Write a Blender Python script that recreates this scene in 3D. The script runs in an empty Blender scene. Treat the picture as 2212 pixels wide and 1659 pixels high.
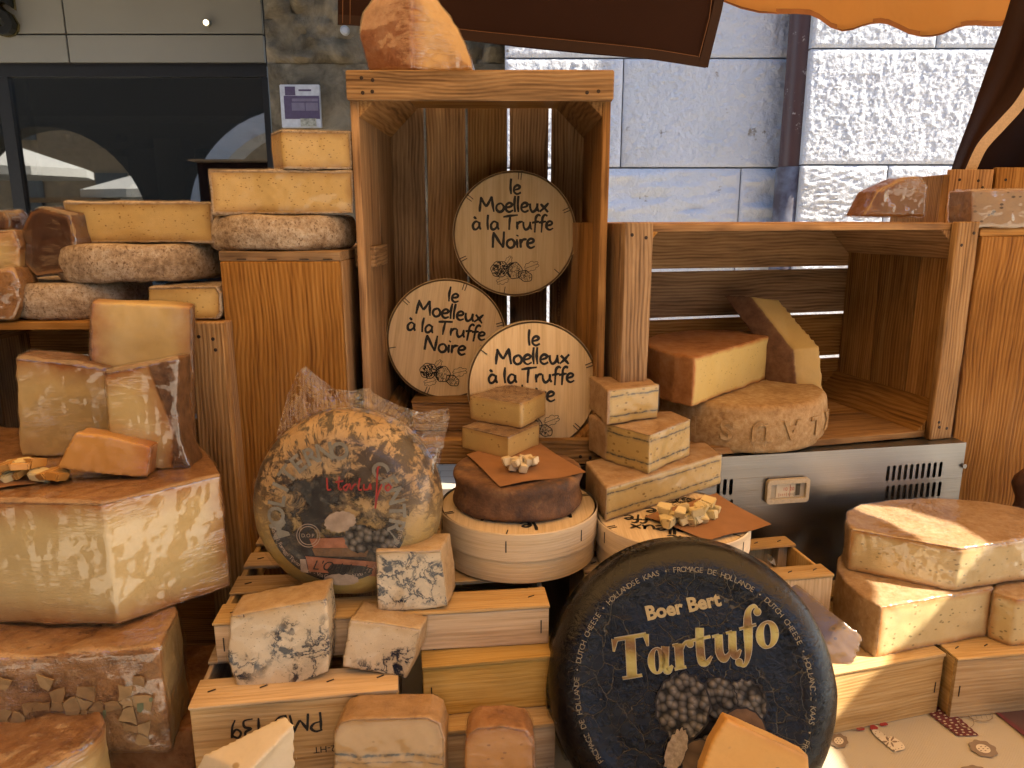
import bpy, bmesh, math, random
import numpy as np
from mathutils import Vector, Matrix, Quaternion
from mathutils.geometry import tessellate_polygon
random.seed(7); RNG = np.random.default_rng(11)
R = math.radians
SC = bpy.context.scene; COL = SC.collection

# ------------------------------------------------------------------ camera, sky, sun, exposure
F = 1600.0; PITCH = R(12.7); CZ = 1.60           # focal length in units of a 2212 px wide frame
CAM = Vector((0, 0, CZ)); CP, SP = math.cos(PITCH), math.sin(PITCH)
cd = bpy.data.cameras.new('camera'); cam = bpy.data.objects.new('camera', cd); COL.objects.link(cam)
cam.location = CAM; cam.rotation_euler = (math.pi/2 - PITCH, 0, 0)
cd.sensor_width = 36; cd.lens = F/2212*36; cd.clip_start = .02; cd.clip_end = 2000
SC.camera = cam
SUN = Vector((.67, -.145, .725)).normalized()
w = bpy.data.worlds.new('World'); SC.world = w; w.use_nodes = True
wn = w.node_tree; sky = wn.nodes.new('ShaderNodeTexSky'); sky.sky_type = 'NISHITA'; sky.sun_disc = False
sky.sun_elevation = math.asin(SUN.z); sky.sun_rotation = math.atan2(SUN.x, SUN.y)
bg = wn.nodes['Background']; bg.inputs[1].default_value = .11; wn.links.new(sky.outputs[0], bg.inputs[0])
sd = bpy.data.lights.new('sun', 'SUN'); so = bpy.data.objects.new('sun', sd); COL.objects.link(so)
sd.energy = 5.0; sd.angle = R(.5); sd.color = (1, .89, .72)
so.rotation_euler = SUN.to_track_quat('Z', 'Y').to_euler()
so.location = (3, -1, 5)
vs = SC.view_settings; vs.view_transform = 'Standard'; vs.look = 'None'; vs.exposure = 1.46; vs.gamma = 1
SC.cycles.use_denoising = True; SC.cycles.max_bounces = 5; SC.cycles.diffuse_bounces = 2; SC.cycles.transparent_max_bounces = 8; SC.cycles.use_adaptive_sampling = True; SC.cycles.adaptive_threshold = .03
SC.cycles.caustics_reflective = False; SC.cycles.caustics_refractive = False
SC.cycles.sample_clamp_indirect = 6
TZ = .86                                          # table top

# ------------------------------------------------------------------ measuring helpers
def ray(u, v):
    dx = (u-1106)/F; dy = (829.5-v)/F
    return Vector((dx, CP+dy*SP, -SP+dy*CP))
def aty(u, v, y): r = ray(u, v); return CAM + r*(y/r.y)
def atz(u, v, z): r = ray(u, v); return CAM + r*((z-CZ)/r.z)
def atp(u, v, p, n): r = ray(u, v); return CAM + r*((p-CAM).dot(n)/r.dot(n))
def D(d): return CZ - d                            # height given as a drop below the eye
def nrm(yaw=0, tilt=0):                            # a face turned to the camera side: yaw to the right, tilt upwards
    y, t = R(yaw), R(tilt); return Vector((math.sin(y)*math.cos(t), -math.cos(y)*math.cos(t), math.sin(t)))

def _h(i, j, k, s):
    n = (i*374761393 + j*668265263 + k*2147483647 + s*974634777) & 0x7fffffff
    n = ((n ^ (n >> 13))*1274126177) & 0x7fffffff
    return ((n ^ (n >> 16)) & 0xffff)/32767.5 - 1
def vnoise(P, sc, seed=0):
    Q = np.asarray(P, float)*sc + 1000; I = np.floor(Q).astype(np.int64); f = Q-I; f = f*f*(3-2*f)
    o = 0
    for a in (0, 1):
        for b in (0, 1):
            for c in (0, 1):
                wt = (f[:, 0] if a else 1-f[:, 0])*(f[:, 1] if b else 1-f[:, 1])*(f[:, 2] if c else 1-f[:, 2])
                o = o + wt*_h(I[:, 0]+a, I[:, 1]+b, I[:, 2]+c, seed)
    return o
def fbm(P, sc, seed=0, o=3): return sum(vnoise(P, sc*2**i, seed+i)/2**i for i in range(o))

# ------------------------------------------------------------------ objects
def tag(o, label=None, cat=None, group=None, kind=None):
    for k, x in (('label', label), ('category', cat), ('group', group), ('kind', kind)):
        if x: o[k] = x
    return o
def link(name, me, parent=None, loc=None, rot=None):
    o = bpy.data.objects.new(name, me); COL.objects.link(o)
    if parent: o.parent = parent
    if loc is not None: o.location = loc
    if rot is not None: o.rotation_euler = rot
    return o
def empty(name, mat4, label, cat, group=None):
    o = bpy.data.objects.new(name, None); COL.objects.link(o); o.matrix_world = mat4; o.empty_display_size = .02
    return tag(o, label, cat, group)
def frame(o, x, z=Vector((0, 0, 1))):              # right handed axes from an x direction and a rough up
    x = x.normalized(); y = z.cross(x).normalized(); z = x.cross(y)
    m = Matrix((x, y, z)).transposed().to_4x4(); m.translation = o; return m
def facing(o, n, up=Vector((0, 0, 1)), roll=0):    # local z = n, local y = up
    n = n.normalized(); x = up.cross(n).normalized(); y = n.cross(x)
    m = Matrix((x, y, n)).transposed().to_4x4() @ Matrix.Rotation(roll, 4, 'Z'); m.translation = o; return m
def mesh(name, v, f, mat=None, smooth=None):
    me = bpy.data.meshes.new(name); me.from_pydata([tuple(p) for p in v], [], [tuple(q) for q in f]); me.update()
    if mat: me.materials.append(mat)
    if smooth is not None: smoothen(me, smooth)
    return me
def smoothen(me, ang=40):
    me.polygons.foreach_set('use_smooth', [True]*len(me.polygons))
    if ang < 180: me.set_sharp_from_angle(angle=R(ang))
    me.update()
def frombm(name, bm, mat=None, smooth=None):
    me = bpy.data.meshes.new(name); bm.to_mesh(me); bm.free()
    if mat: me.materials.append(mat)
    if smooth is not None: smoothen(me, smooth)
    return me
def co(me):
    a = np.empty(len(me.vertices)*3); me.vertices.foreach_get('co', a); return a.reshape(-1, 3)
def setco(me, a): me.vertices.foreach_set('co', np.ascontiguousarray(a).ravel()); me.update()
def vn(me):
    a = np.empty(len(me.vertices)*3); me.vertex_normals.foreach_get('vector', a); return a.reshape(-1, 3)
def fattr(me, name, vals, kind='FLOAT'):
    at = me.attributes.new(name, kind, 'POINT')
    at.data.foreach_set('value' if kind == 'FLOAT' else 'vector', np.ascontiguousarray(vals, dtype=np.float32).ravel())
def baked(o):
    dg = bpy.context.evaluated_depsgraph_get(); me = bpy.data.meshes.new_from_object(o.evaluated_get(dg)); return me

# ------------------------------------------------------------------ materials
class G:
    def __init__(s, name):
        s.m = bpy.data.materials.new(name); s.m.use_nodes = True; s.t = s.m.node_tree; s.t.nodes.clear()
        s.out = s.t.nodes.new('ShaderNodeOutputMaterial')
    def n(s, typ, ins=None, **props):
        x = s.t.nodes.new('ShaderNode'+typ)
        for k, v in props.items(): setattr(x, k, v)
        for k, v in (ins or {}).items(): s.put(x.inputs[k], v)
        return x
    def put(s, sock, v):
        if hasattr(v, 'is_output'): s.t.links.new(v, sock)
        elif isinstance(v, (tuple, list)) and sock.type == 'RGBA' and len(v) == 3: sock.default_value = (*v, 1)
        else: sock.default_value = v
    def math(s, op, a, b=0., c=0., clamp=False):
        x = s.n('Math', {0: a, 1: b, 2: c}, operation=op, use_clamp=clamp); return x.outputs[0]
    def mr(s, v, a, b, c=0., d=1.):
        return s.n('MapRange', {'Value': v, 'From Min': a, 'From Max': b, 'To Min': c, 'To Max': d}).outputs[0]
    def mix(s, f, a, b, mode='MIX'):
        x = s.n('Mix', data_type='RGBA', blend_type=mode); s.put(x.inputs[0], f); s.put(x.inputs[6], a); s.put(x.inputs[7], b)
        return x.outputs[2]
    def ramp(s, f, stops):
        x = s.n('ValToRGB', {0: f}); e = x.color_ramp.elements
        while len(e) < len(stops): e.new(.5)
        for q, (p, c) in zip(e, stops): q.position = p; q.color = (*c, 1)
        return x.outputs[0]
    def noise(s, vec, scale, detail=3, rough=.55, dist=0):
        return s.n('TexNoise', {'Vector': vec, 'Scale': scale, 'Detail': detail, 'Roughness': rough, 'Distortion': dist}).outputs[0]
    def vscale(s, v, k): return s.n('VectorMath', {0: v, 1: k}, operation='MULTIPLY').outputs[0]
    def vadd(s, v, k): return s.n('VectorMath', {0: v, 1: k}, operation='ADD').outputs[0]
    def obj(s):
        tc = s.n('TexCoord').outputs['Object']; r = s.n('ObjectInfo').outputs['Random']
        x = s.n('CombineXYZ', {0: s.math('MULTIPLY', r, 37.), 1: s.math('MULTIPLY', r, 91.), 2: s.math('MULTIPLY', r, 53.)}).outputs[0]
        return s.vadd(tc, x)
    def attr(s, n, o='Fac'): return s.n('Attribute', attribute_name=n).outputs[o]
    def bump(s, h, dist, strength=1.): return s.n('Bump', {'Height': h, 'Distance': dist, 'Strength': strength}).outputs[0]
    def done(s, base, rough=.5, metal=0., normal=None, spec=.5, sss=0., ssr=(1, .5, .25), sscale=.01, **kw):
        p = s.n('BsdfPrincipled', {'Base Color': base, 'Roughness': rough, 'Metallic': metal, 'Specular IOR Level': spec})
        if normal is not None: s.put(p.inputs['Normal'], normal)
        if sss: p.inputs['Subsurface Weight'].default_value = sss; p.inputs['Subsurface Radius'].default_value = ssr; p.inputs['Subsurface Scale'].default_value = sscale
        for k, v in kw.items(): s.put(p.inputs[k], v)
        s.t.links.new(p.outputs[0], s.out.inputs[0]); return s.m
def flat(name, c, rough=.6, metal=0., spec=.4, bscale=0, bd=.0005, var=.12):
    g = G(name); v = g.obj(); nz = g.noise(v, bscale or 30, 4)
    col = g.mix(g.mr(nz, .3, .7), tuple(x*(1-var) for x in c), tuple(min(1, x*(1+var)) for x in c))
    return g.done(col, rough, metal, g.bump(g.noise(v, bscale, 4), bd) if bscale else None, spec)

def wood(name, dark, mid, light, rough=.7, grain=1., knots=.5, stain=.5):
    g = G(name); gc = g.attr('gc', 'Vector'); wob = g.noise(g.vscale(gc, (4, 9, 9)), 1, 2)
    warp = g.vadd(gc, g.n('CombineXYZ', {1: g.math('MULTIPLY', g.math('SUBTRACT', wob, .5), .035), 2: 0., 0: 0.}).outputs[0])
    rings = g.n('TexWave', {'Vector': g.vscale(warp, (.12, 1, 1)), 'Scale': 48., 'Distortion': 2.2, 'Detail': 3., 'Detail Scale': .3}, wave_type='BANDS', bands_direction='Y').outputs['Fac']
    fine = g.noise(g.vscale(gc, (9, 420, 420)), 1, 3, .65)
    mids = g.noise(g.vscale(gc, (5, 75, 75)), 1, 4, .6)
    x = g.math('ADD', g.math('MULTIPLY', rings, .13*grain), g.math('ADD', g.math('MULTIPLY', fine, .45), g.math('MULTIPLY', mids, .58)))
    col = g.ramp(g.mr(x, .39, .80), [(0, dark), (.45, mid), (1, light)])
    blot = g.noise(g.vscale(gc, (6, 16, 16)), 1, 5, .65)
    col = g.mix(g.mr(blot, .52, .78, 0, stain), col, tuple(c*.35 for c in dark))
    grey = g.noise(g.vscale(gc, (3, 22, 22)), 1, 3)
    col = g.mix(g.mr(grey, .55, .85, 0, .35*stain), col, (.22, .2, .18))
    if knots:
        vk = g.n('TexVoronoi', {'Vector': g.vadd(g.vscale(gc, (3.6, 9, 0)), g.vscale(g.n('TexNoise', {'Vector': g.vscale(gc, (30, 60, 60)), 'Scale': 1.}).outputs['Color'], (.03, .05, 0))), 'Scale': 1., 'Randomness': 1.})
        vo = vk.outputs['Distance']; pick = g.math('GREATER_THAN', g.n('SeparateColor', {0: vk.outputs['Color']}).outputs[0], .62)
        col = g.mix(g.math('MULTIPLY', pick, g.mr(vo, .10, .22, knots*.6, 0)), col, dark)
        col = g.mix(g.math('MULTIPLY', pick, g.mr(vo, .045, .075, knots*1.4, 0)), col, tuple(c*.35 for c in dark))
    val = g.math('ADD', .78, g.math('MULTIPLY', g.n('ObjectInfo').outputs['Random'], .55))
    col = g.n('HueSaturation', {'Color': col, 'Value': val, 'Saturation': g.math('ADD', .88, g.math('MULTIPLY', g.math('FRACT', g.math('MULTIPLY', g.n('ObjectInfo').outputs['Random'], 7.3)), .3))}).outputs[0]
    h = g.math('ADD', g.math('MULTIPLY', fine, .6), g.math('MULTIPLY', rings, .4*grain))
    return g.done(col, rough, 0, g.bump(h, .0009), .3)

def cheese_mat(name, paste, rind, under, tr=.002, tu=.012, spots=None, veins=None, ash=None, rough=.42, rs=90, rb=.0016, speck=None, sss=0., prough=.38, eyes=None):
    g = G(name); v = g.obj(); rd = g.attr('rd'); hh = g.attr('hh')
    nz = g.noise(v, 240, 3); n2 = g.noise(v, 35, 4); n3 = g.noise(v, 9, 3)
    rdn = g.math('ADD', rd, g.math('MULTIPLY', g.math('SUBTRACT', g.noise(v, 60, 3), .5), tr*1.6))
    fr = g.mr(rdn, tr*.45, tr*1.15)
    fu = g.mr(g.math('ADD', rd, g.math('MULTIPLY', g.math('SUBTRACT', n2, .5), tu*.9)), tr*.6, tu)
    fu = g.math('POWER', fu, .7)
    pc = g.mix(g.mr(n3, .3, .7), paste[0], paste[1])
    pc = g.mix(g.mr(nz, .45, .75, 0, .10), pc, tuple(c*.6 for c in paste[1]))
    pc = g.mix(fu, under, pc)
    if spots:                                      # small eyes and slits in the paste
        sc, th, cl = spots
        vo = g.n('TexVoronoi', {'Vector': g.vadd(g.vscale(v, (1, 1, 1.6)), (0, 0, 0)), 'Scale': sc, 'Randomness': 1.}).outputs['Distance']
        keep = g.mr(g.noise(v, sc*.32, 2), .42, .5)
        sp = g.math('MULTIPLY', g.mr(vo, th, th*1.5, 1, 0), keep); pc = g.mix(g.math('MULTIPLY', sp, .85), pc, cl)
    else: sp = 0.
    if veins:
        sc, wd, cl, cov = veins
        wv = g.vadd(v, g.vscale(g.n('TexNoise', {'Vector': v, 'Scale': 60., 'Detail': 3.}).outputs['Color'], (.022, .022, .022)))
        vo = g.math('ABSOLUTE', g.math('SUBTRACT', g.noise(wv, sc*1.1, 5, .62, .4), .5))
        ms = g.mr(g.noise(v, sc*.62, 2), cov, cov+.10)
        ln = g.math('MULTIPLY', g.mr(vo, wd*.25, wd, 1, 0), ms)
        halo = g.math('MULTIPLY', g.mr(vo, wd, wd*5, .45, 0), ms)
        bl = g.math('MULTIPLY', g.mr(g.noise(v, sc*2.2, 4), .56, .62), ms)
        pc = g.mix(halo, pc, tuple(.45*a+.45*b for a, b in zip(cl, paste[0])))
        pc = g.mix(g.math('MAXIMUM', ln, bl), pc, cl)
    if ash:
        for pos, wd, st in ash:
            d = g.math('ABSOLUTE', g.math('SUBTRACT', g.math('ADD', hh, g.math('MULTIPLY', g.math('SUBTRACT', g.noise(v, 45, 3), .5), .10)), pos))
            br = g.mr(g.noise(v, 130, 3), .36, .56, .25, 1)
            pc = g.mix(g.math('MULTIPLY', g.mr(d, wd*.4, wd, st, 0), br), pc, (.045, .05, .055))
            pc = g.mix(g.math('MULTIPLY', g.mr(d, wd, wd*3.5, .35*st, 0), br), pc, (.16, .16, .13))
    rn = g.noise(v, rs, 5, .68); rn2 = g.noise(v, rs*.22, 4, .6); rn3 = g.noise(v, rs*3.5, 2, .7)
    rc = g.ramp(g.math('ADD', g.math('MULTIPLY', rn, .55), g.math('MULTIPLY', rn2, .45)), [(.36, rind[0]), (.5, rind[1]), (.66, rind[2])])
    if speck:
        sc, lo, hi, cl = speck
        rc = g.mix(g.math('MULTIPLY', g.mr(g.noise(v, sc, 6, .72), lo, hi), g.mr(g.noise(v, sc*.2, 3), .35, .6, .25, 1)), rc, cl)
    col = g.mix(fr, rc, pc)
    fr0 = g.mr(rd, tr*.45, tr*1.15); hb = g.math('ADD', g.math('MULTIPLY', g.math('SUBTRACT', 1., fr0), g.math('ADD', rn, g.math('MULTIPLY', rn3, .5))), g.math('MULTIPLY', g.math('MULTIPLY', fr0, n2), .10))
    return g.done(col, g.mr(fr, 0, 1, .75, prough), 0, g.bump(hb, rb), .4, sss=sss)

def film_mat(name, gloss=.16, tint=(.96, .95, .94), sc=(30, 30, 220), rot=(0, .5, .3), wr=.002, haze=.015):
    g = G(name); v = g.obj(); m = g.n('Mapping', {'Vector': v, 'Rotation': rot, 'Scale': sc}).outputs[0]
    n1 = g.noise(m, 1, 3, .6, .6); n2 = g.noise(v, 22, 3, .5, .6)
    rg = g.math('POWER', g.math('SUBTRACT', 1., g.math('ABSOLUTE', g.math('MULTIPLY', g.math('SUBTRACT', n1, .5), 3.4)), clamp=True), 5.)
    nb = g.bump(g.math('ADD', g.math('MULTIPLY', g.math('MULTIPLY', rg, g.mr(g.noise(v, 8, 2), .50, .62)), .5), g.math('MULTIPLY', n2, .8)), wr)
    tr = g.n('BsdfTransparent', {'Color': tint}); gl = g.n('BsdfGlossy', {'Color': (1, 1, 1), 'Roughness': .07, 'Normal': nb})
    df = g.n('BsdfDiffuse', {'Color': (.8, .78, .76), 'Normal': nb})
    fz = g.n('LayerWeight', {'Blend': .35, 'Normal': nb}).outputs['Facing']
    cr = g.math('MULTIPLY', g.mr(g.math('ABSOLUTE', g.math('SUBTRACT', n1, .5)), .0, .03, 1, 0), g.mr(n2, .45, .65))
    a = g.n('MixShader', {0: g.math('ADD', haze, g.math('MULTIPLY', cr, haze*9)), 1: tr.outputs[0], 2: df.outputs[0]})
    b = g.n('MixShader', {0: g.math('ADD', gloss*.4, g.math('MULTIPLY', g.math('POWER', fz, 3.), gloss*1.5)), 1: a.outputs[0], 2: gl.outputs[0]})
    g.t.links.new(b.outputs[0], g.out.inputs[0]); return g.m
M = {}
M['pine'] = wood('old_pine', (.13, .062, .024), (.34, .185, .078), (.52, .32, .15))
M['pinelight'] = wood('weathered_pine', (.16, .082, .034), (.38, .22, .098), (.56, .36, .18), stain=.6)
M['pineorange'] = wood('amber_pine', (.17, .072, .024), (.38, .19, .064), (.54, .30, .115), stain=.3)
M['poplar'] = wood('poplar', (.42, .26, .12), (.58, .40, .21), (.68, .51, .31), grain=.45, knots=.25, stain=.22)
M['yellow'] = wood('yellow_poplar', (.36, .20, .05), (.52, .32, .10), (.60, .40, .15), grain=.4, knots=.3, stain=.25)
M['veneer'] = wood('veneer', (.60, .45, .27), (.73, .57, .37), (.79, .66, .47), grain=.2, knots=.15, stain=.16)
M['nail'] = flat('rusty_nail', (.05, .035, .03), .5, .6)
M['staple'] = flat('staple', (.07, .06, .055), .4, .8)
M['ink'] = flat('black_ink', (.018, .016, .016), .55)
M['dark'] = flat('dark_gap', (.012, .011, .01), .9)
TOMME_R = [(.22, .145, .09), (.47, .36, .26), (.66, .58, .49)]
M['tomme'] = cheese_mat('tomme', [(.68, .50, .22), (.63, .44, .17)], TOMME_R, (.36, .2, .065), .004, .015, spots=(150, .16, (.25, .13, .03)), speck=(280, .54, .62, (.14, .085, .05)), rs=120, rb=.003)
M['tommewheel'] = cheese_mat('tomme_rind', [(.68, .50, .22), (.63, .44, .17)], TOMME_R, (.42, .25, .08), .0028, .012, speck=(260, .53, .60, (.15, .09, .05)), rs=110, rb=.0035)
M['comte'] = cheese_mat('comte', [(.68, .51, .23), (.62, .44, .17)], [(.07, .035, .018), (.17, .085, .04), (.30, .16, .075)], (.34, .13, .035), .004, .035, rs=60, rb=.002)
M['beaufort'] = cheese_mat('beaufort', [(.72, .56, .27), (.67, .50, .21)], [(.16, .07, .025), (.30, .145, .055), (.42, .23, .1)], (.42, .18, .05), .003, .034, rs=60, rb=.003)
M['oldblock'] = cheese_mat('aged_block', [(.42, .31, .15), (.36, .25, .11)], [(.16, .075, .03), (.36, .18, .07), (.50, .29, .13)], (.3, .17, .07), .003, .01, rs=45, rb=.004, speck=(60, .58, .68, (.1, .05, .025)))
M['amber'] = cheese_mat('amber_gruyere', [(.60, .33, .09), (.55, .27, .065)], [(.2, .075, .02), (.36, .15, .045), (.44, .22, .08)], (.38, .115, .02), .002, .03, rs=70)
M['dark_amber'] = cheese_mat('dark_amber', [(.28, .15, .055), (.2, .095, .03)], [(.14, .055, .02), (.22, .09, .03), (.28, .13, .05)], (.2, .07, .018), .002, .03, rs=70)
M['dark_ham'] = cheese_mat('dark_rind', [(.12, .06, .035), (.09, .045, .03)], [(.045, .02, .014), (.085, .035, .022), (.15, .065, .03)], (.4, .2, .08), .004, .01, rs=35, prough=.3)
M['moliterno'] = cheese_mat('moliterno', [(.55, .42, .16), (.5, .36, .12)], [(.45, .30, .12), (.55, .38, .17), (.60, .44, .23)], (.5, .36, .14), .05, .06, rs=30, rb=.002, speck=(62, .52, .60, (.02, .017, .017)))
M['blue'] = cheese_mat('blue_cheese', [(.76, .64, .45), (.72, .58, .37)], [(.40, .26, .13), (.52, .36, .19), (.60, .45, .28)], (.60, .43, .22), .0015, .012, veins=(26, .030, (.010, .014, .030), .41), spots=(190, .13, (.33, .24, .14)), rs=80)
M['morbier'] = cheese_mat('morbier', [(.66, .49, .20), (.60, .42, .15)], [(.30, .17, .085), (.45, .29, .16), (.55, .40, .26)], (.45, .32, .12), .002, .007, spots=(75, .17, (.28, .18, .05)), ash=[(.24, .03, 1.), (.80, .03, .9)], rs=60)
M['raclette'] = cheese_mat('raclette', [(.70, .52, .22), (.66, .46, .17)], [(.16, .095, .055), (.30, .19, .11), (.46, .34, .22)], (.5, .29, .11), .002, .009, spots=(85, .13, (.34, .2, .07)), rs=60, speck=(40, .52, .66, (.10, .065, .045)))
M['washed'] = cheese_mat('washed_rind', [(.6, .4, .2), (.6, .4, .2)], [(.06, .03, .02), (.17, .085, .045), (.36, .2, .09)], (.3, .15, .07), .05, .06, rs=26, rb=.003, speck=(20, .5, .62, (.07, .045, .04)))
M['klaus'] = cheese_mat('stamped_wheel', [(.6, .4, .2), (.6, .4, .2)], [(.30, .17, .07), (.45, .29, .14), (.58, .43, .26)], (.4, .2, .08), .05, .06, rs=110, rb=.0012)
M['orange_rind'] = cheese_mat('orange_rind', [(.74, .58, .24), (.70, .52, .19)], [(.30, .12, .04), (.44, .20, .075), (.52, .29, .14)], (.46, .16, .03), .002, .008, spots=(95, .12, (.4, .28, .08)), rs=60)
M['pale_yellow'] = cheese_mat('pale_slab', [(.64, .47, .2), (.58, .40, .14)], [(.10, .05, .03), (.18, .09, .05), (.26, .15, .08)], (.44, .29, .1), .003, .01, rs=60)
M['sunny'] = cheese_mat('herb_tomme', [(.78, .64, .34), (.74, .58, .28)], [(.34, .20, .09), (.46, .30, .16), (.55, .41, .26)], (.50, .20, .035), .0025, .012, spots=(80, .15, (.30, .23, .10)), rs=110, rb=.0016)
M['truffle_wedge'] = cheese_mat('truffle_wedge', [(.20, .12, .055), (.13, .075, .035)], [(.03, .025, .025), (.16, .12, .08), (.4, .32, .22)], (.15, .08, .035), .003, .012, spots=(70, .17, (.05, .035, .03)), rs=60, speck=(70, .5, .6, (.02, .018, .02)))
M['goat'] = cheese_mat('white_slab', [(.74, .62, .42), (.70, .56, .35)], [(.62, .43, .22), (.66, .48, .27), (.70, .53, .32)], (.62, .44, .22), .002, .012, spots=(26, .10, (.4, .26, .1)), rs=50)
M['tan'] = cheese_mat('tan_block', [(.60, .39, .17), (.55, .34, .13)], [(.30, .17, .07), (.42, .25, .11), (.5, .32, .16)], (.44, .25, .09), .002, .01, spots=(60, .13, (.3, .18, .07)), ash=[(.58, .02, 1.), (.50, .012, .6)], rs=60)
M['orangeblock'] = cheese_mat('orange_block', [(.58, .29, .085), (.52, .24, .06)], [(.2, .09, .03), (.34, .16, .06), (.44, .24, .1)], (.36, .14, .03), .0025, .012, spots=(70, .12, (.3, .13, .04)), rs=60)
M['gouda'] = cheese_mat('young_truffle_wedge', [(.66, .37, .105), (.62, .33, .085)], [(.5, .28, .09), (.55, .33, .11), (.6, .38, .14)], (.55, .28, .07), .001, .01, spots=(60, .12, (.22, .13, .06)), rs=60)
M['speckled'] = cheese_mat('speckled_log', [(.44, .32, .22), (.38, .27, .18)], [(.2, .12, .09), (.32, .2, .15), (.42, .3, .24)], (.36, .22, .15), .002, .008, spots=(75, .2, (.05, .035, .03)), rs=60)
M['pinkrind'] = cheese_mat('pink_rind', [(.58, .38, .17), (.42, .22, .08)], [(.28, .11, .06), (.42, .2, .12), (.52, .31, .21)], (.26, .075, .02), .006, .03, rs=40, rb=.003)
M['film'] = film_mat('cling_film', .26, sc=(16, 16, 110), wr=.0014, haze=.004); M['film2'] = film_mat('cling_film_shiny', .25, sc=(12, 12, 95), rot=(.4, .9, .2), wr=.0024, haze=.004)
M['film3'] = film_mat('cling_film_soft', .11, haze=.003, wr=.0012); M['bag'] = film_mat('vacuum_bag', .045, (.95, .94, .92), sc=(60, 60, 60), rot=(0, 0, 0), wr=.003, haze=.008); M['bagloose'] = film_mat('loose_bag', .34, (.95, .93, .9), sc=(70, 70, 70), rot=(0, 0, 0), wr=.006, haze=.02)

# ------------------------------------------------------------------ shape builders
def solid(name, label, cat, A, B, mat, rind=(), vox=.0035, sm=4, amp=.0012, asc=30, film=None, group=None, famp=.0012, extra=None, hz=False):
    """a convex body between two facing outlines; rind lists the faces that carry rind: 'a', 'b' or an edge number"""
    A = [Vector(p) for p in A]; B = [Vector(p) for p in B]; n = len(A)
    base = sum(A+B, Vector())/(2*n); base.z = min(p.z for p in A+B)
    bm = bmesh.new(); va = [bm.verts.new(p-base) for p in A]; vb = [bm.verts.new(p-base) for p in B]
    bm.faces.new(va); bm.faces.new(vb[::-1])
    for i in range(n): bm.faces.new((va[i], vb[i], vb[(i+1) % n], va[(i+1) % n]))
    bmesh.ops.triangulate(bm, faces=bm.faces[:]); bmesh.ops.recalc_face_normals(bm, faces=bm.faces[:])
    cen = (sum(A+B, Vector())/(2*n)-base)
    def plane(pts):
        c = sum(pts, Vector())/len(pts); m = Vector()
        for i in range(len(pts)): m += (pts[i]-c).cross(pts[(i+1) % len(pts)]-c)
        m.normalize()
        if (c-base-cen).dot(m) < 0: m = -m
        return np.array(c-base), np.array(m)
    pl = []
    for r in rind:
        if r == 'a': pl.append(plane(A))
        elif r == 'b': pl.append(plane(B))
        else: pl.append(plane([A[r], A[(r+1) % n], B[(r+1) % n], B[r]]))
    return body(name, label, cat, bm, base, mat, pl, plane(A), plane(B), vox, sm, amp, asc, film, group, famp, extra, hz)
def body(name, label, cat, bm, base, mat, pl, pa, pb, vox=.0035, sm=4, amp=.0012, asc=30, film=None, group=None, famp=.0012, extra=None, hz=False):
    vox *= .8; sm = max(2, sm-1)
    tmp = link('tmp', frombm('tmp', bm))
    md = tmp.modifiers.new('r', 'REMESH'); md.mode = 'VOXEL'; md.voxel_size = vox
    if sm: ms = tmp.modifiers.new('s', 'SMOOTH'); ms.iterations = sm; ms.factor = .5
    me = baked(tmp); old = tmp.data; bpy.data.objects.remove(tmp); bpy.data.meshes.remove(old)
    me.name = name; P = co(me); N = vn(me); sd_ = random.randint(0, 9999)
    rd = np.full(len(P), .06)
    for c, m in pl: rd = np.minimum(rd, np.maximum(0, (c-P) @ m))
    da = np.abs((P-pa[0]) @ pa[1]); db = np.abs((P-pb[0]) @ pb[1]); hh = da/(da+db+1e-9)
    if hz: hh = (P[:, 2]-P[:, 2].min())/np.ptp(P[:, 2])
    P2 = P + N*(fbm(P, asc, sd_)*amp + vnoise(P, asc*.3, sd_+5)*amp*1.3)[:, None]
    if extra is not None: P2 = extra(P2, N, base)
    setco(me, P2); fattr(me, 'rd', rd); fattr(me, 'hh', hh)
    me.materials.clear(); me.materials.append(mat); smoothen(me, 180)
    o = tag(link(name, me, None, base), label, cat, group)
    if film: wrap(o, film, famp)
    return o
def wrap(o, film, famp=.0012, off=.0016):
    famp *= .5; me = o.data.copy(); P = co(me); N = vn(me); s = random.randint(0, 9999)
    K = P.copy(); K[:, 2] *= .25; ax = fbm(K, 55, s)
    setco(me, P+N*(off+famp*np.abs(ax)*1.6+famp*.6*np.abs(fbm(P, 70, s+3)))[:, None])
    me.materials.clear(); me.materials.append(M[film]); me.name = 'wrap'
    return link('wrap', me, o)
def foot(pts, z0, z1, off=(0, 0)):                 # outline on the ground raised to a body: bottom, top
    return [Vector((p[0], p[1], z0)) for p in pts], [Vector((p[0]+off[0], p[1]+off[1], z1)) for p in pts]
def frontal(pix, y, n, depth, off=(0, 0, 0), at=None):
    """a face outlined as seen from the camera, lying in a real plane, with real thickness behind it"""
    uc, vc = at or (sum(p[0] for p in pix)/len(pix), sum(p[1] for p in pix)/len(pix))
    p0 = aty(uc, vc, y); A = [atp(u, v, p0, n) for u, v in pix]; d = -n*depth + Vector(off)
    return A, [p+d for p in A]
def arc(A, B, k=1., seg=14, side=1):               # points from B round to A on a circle through both, bulging to the back
    a, b = Vector(A[:2]), Vector(B[:2]); m = (a+b)/2; h = (b-a)/2; nv = Vector((-h.y, h.x))*side
    return [m + h*math.cos(t) + nv*math.sin(t)*k for t in [math.pi*i/seg for i in range(1, seg)]]
def half_wheel(A, B, z0, z1, k=1., seg=14):
    pts = [Vector(A[:2]), Vector(B[:2])] + arc(A, B, k, seg); a, b = foot(pts, z0, z1)
    return a, b, list(range(1, len(pts)))
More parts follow.
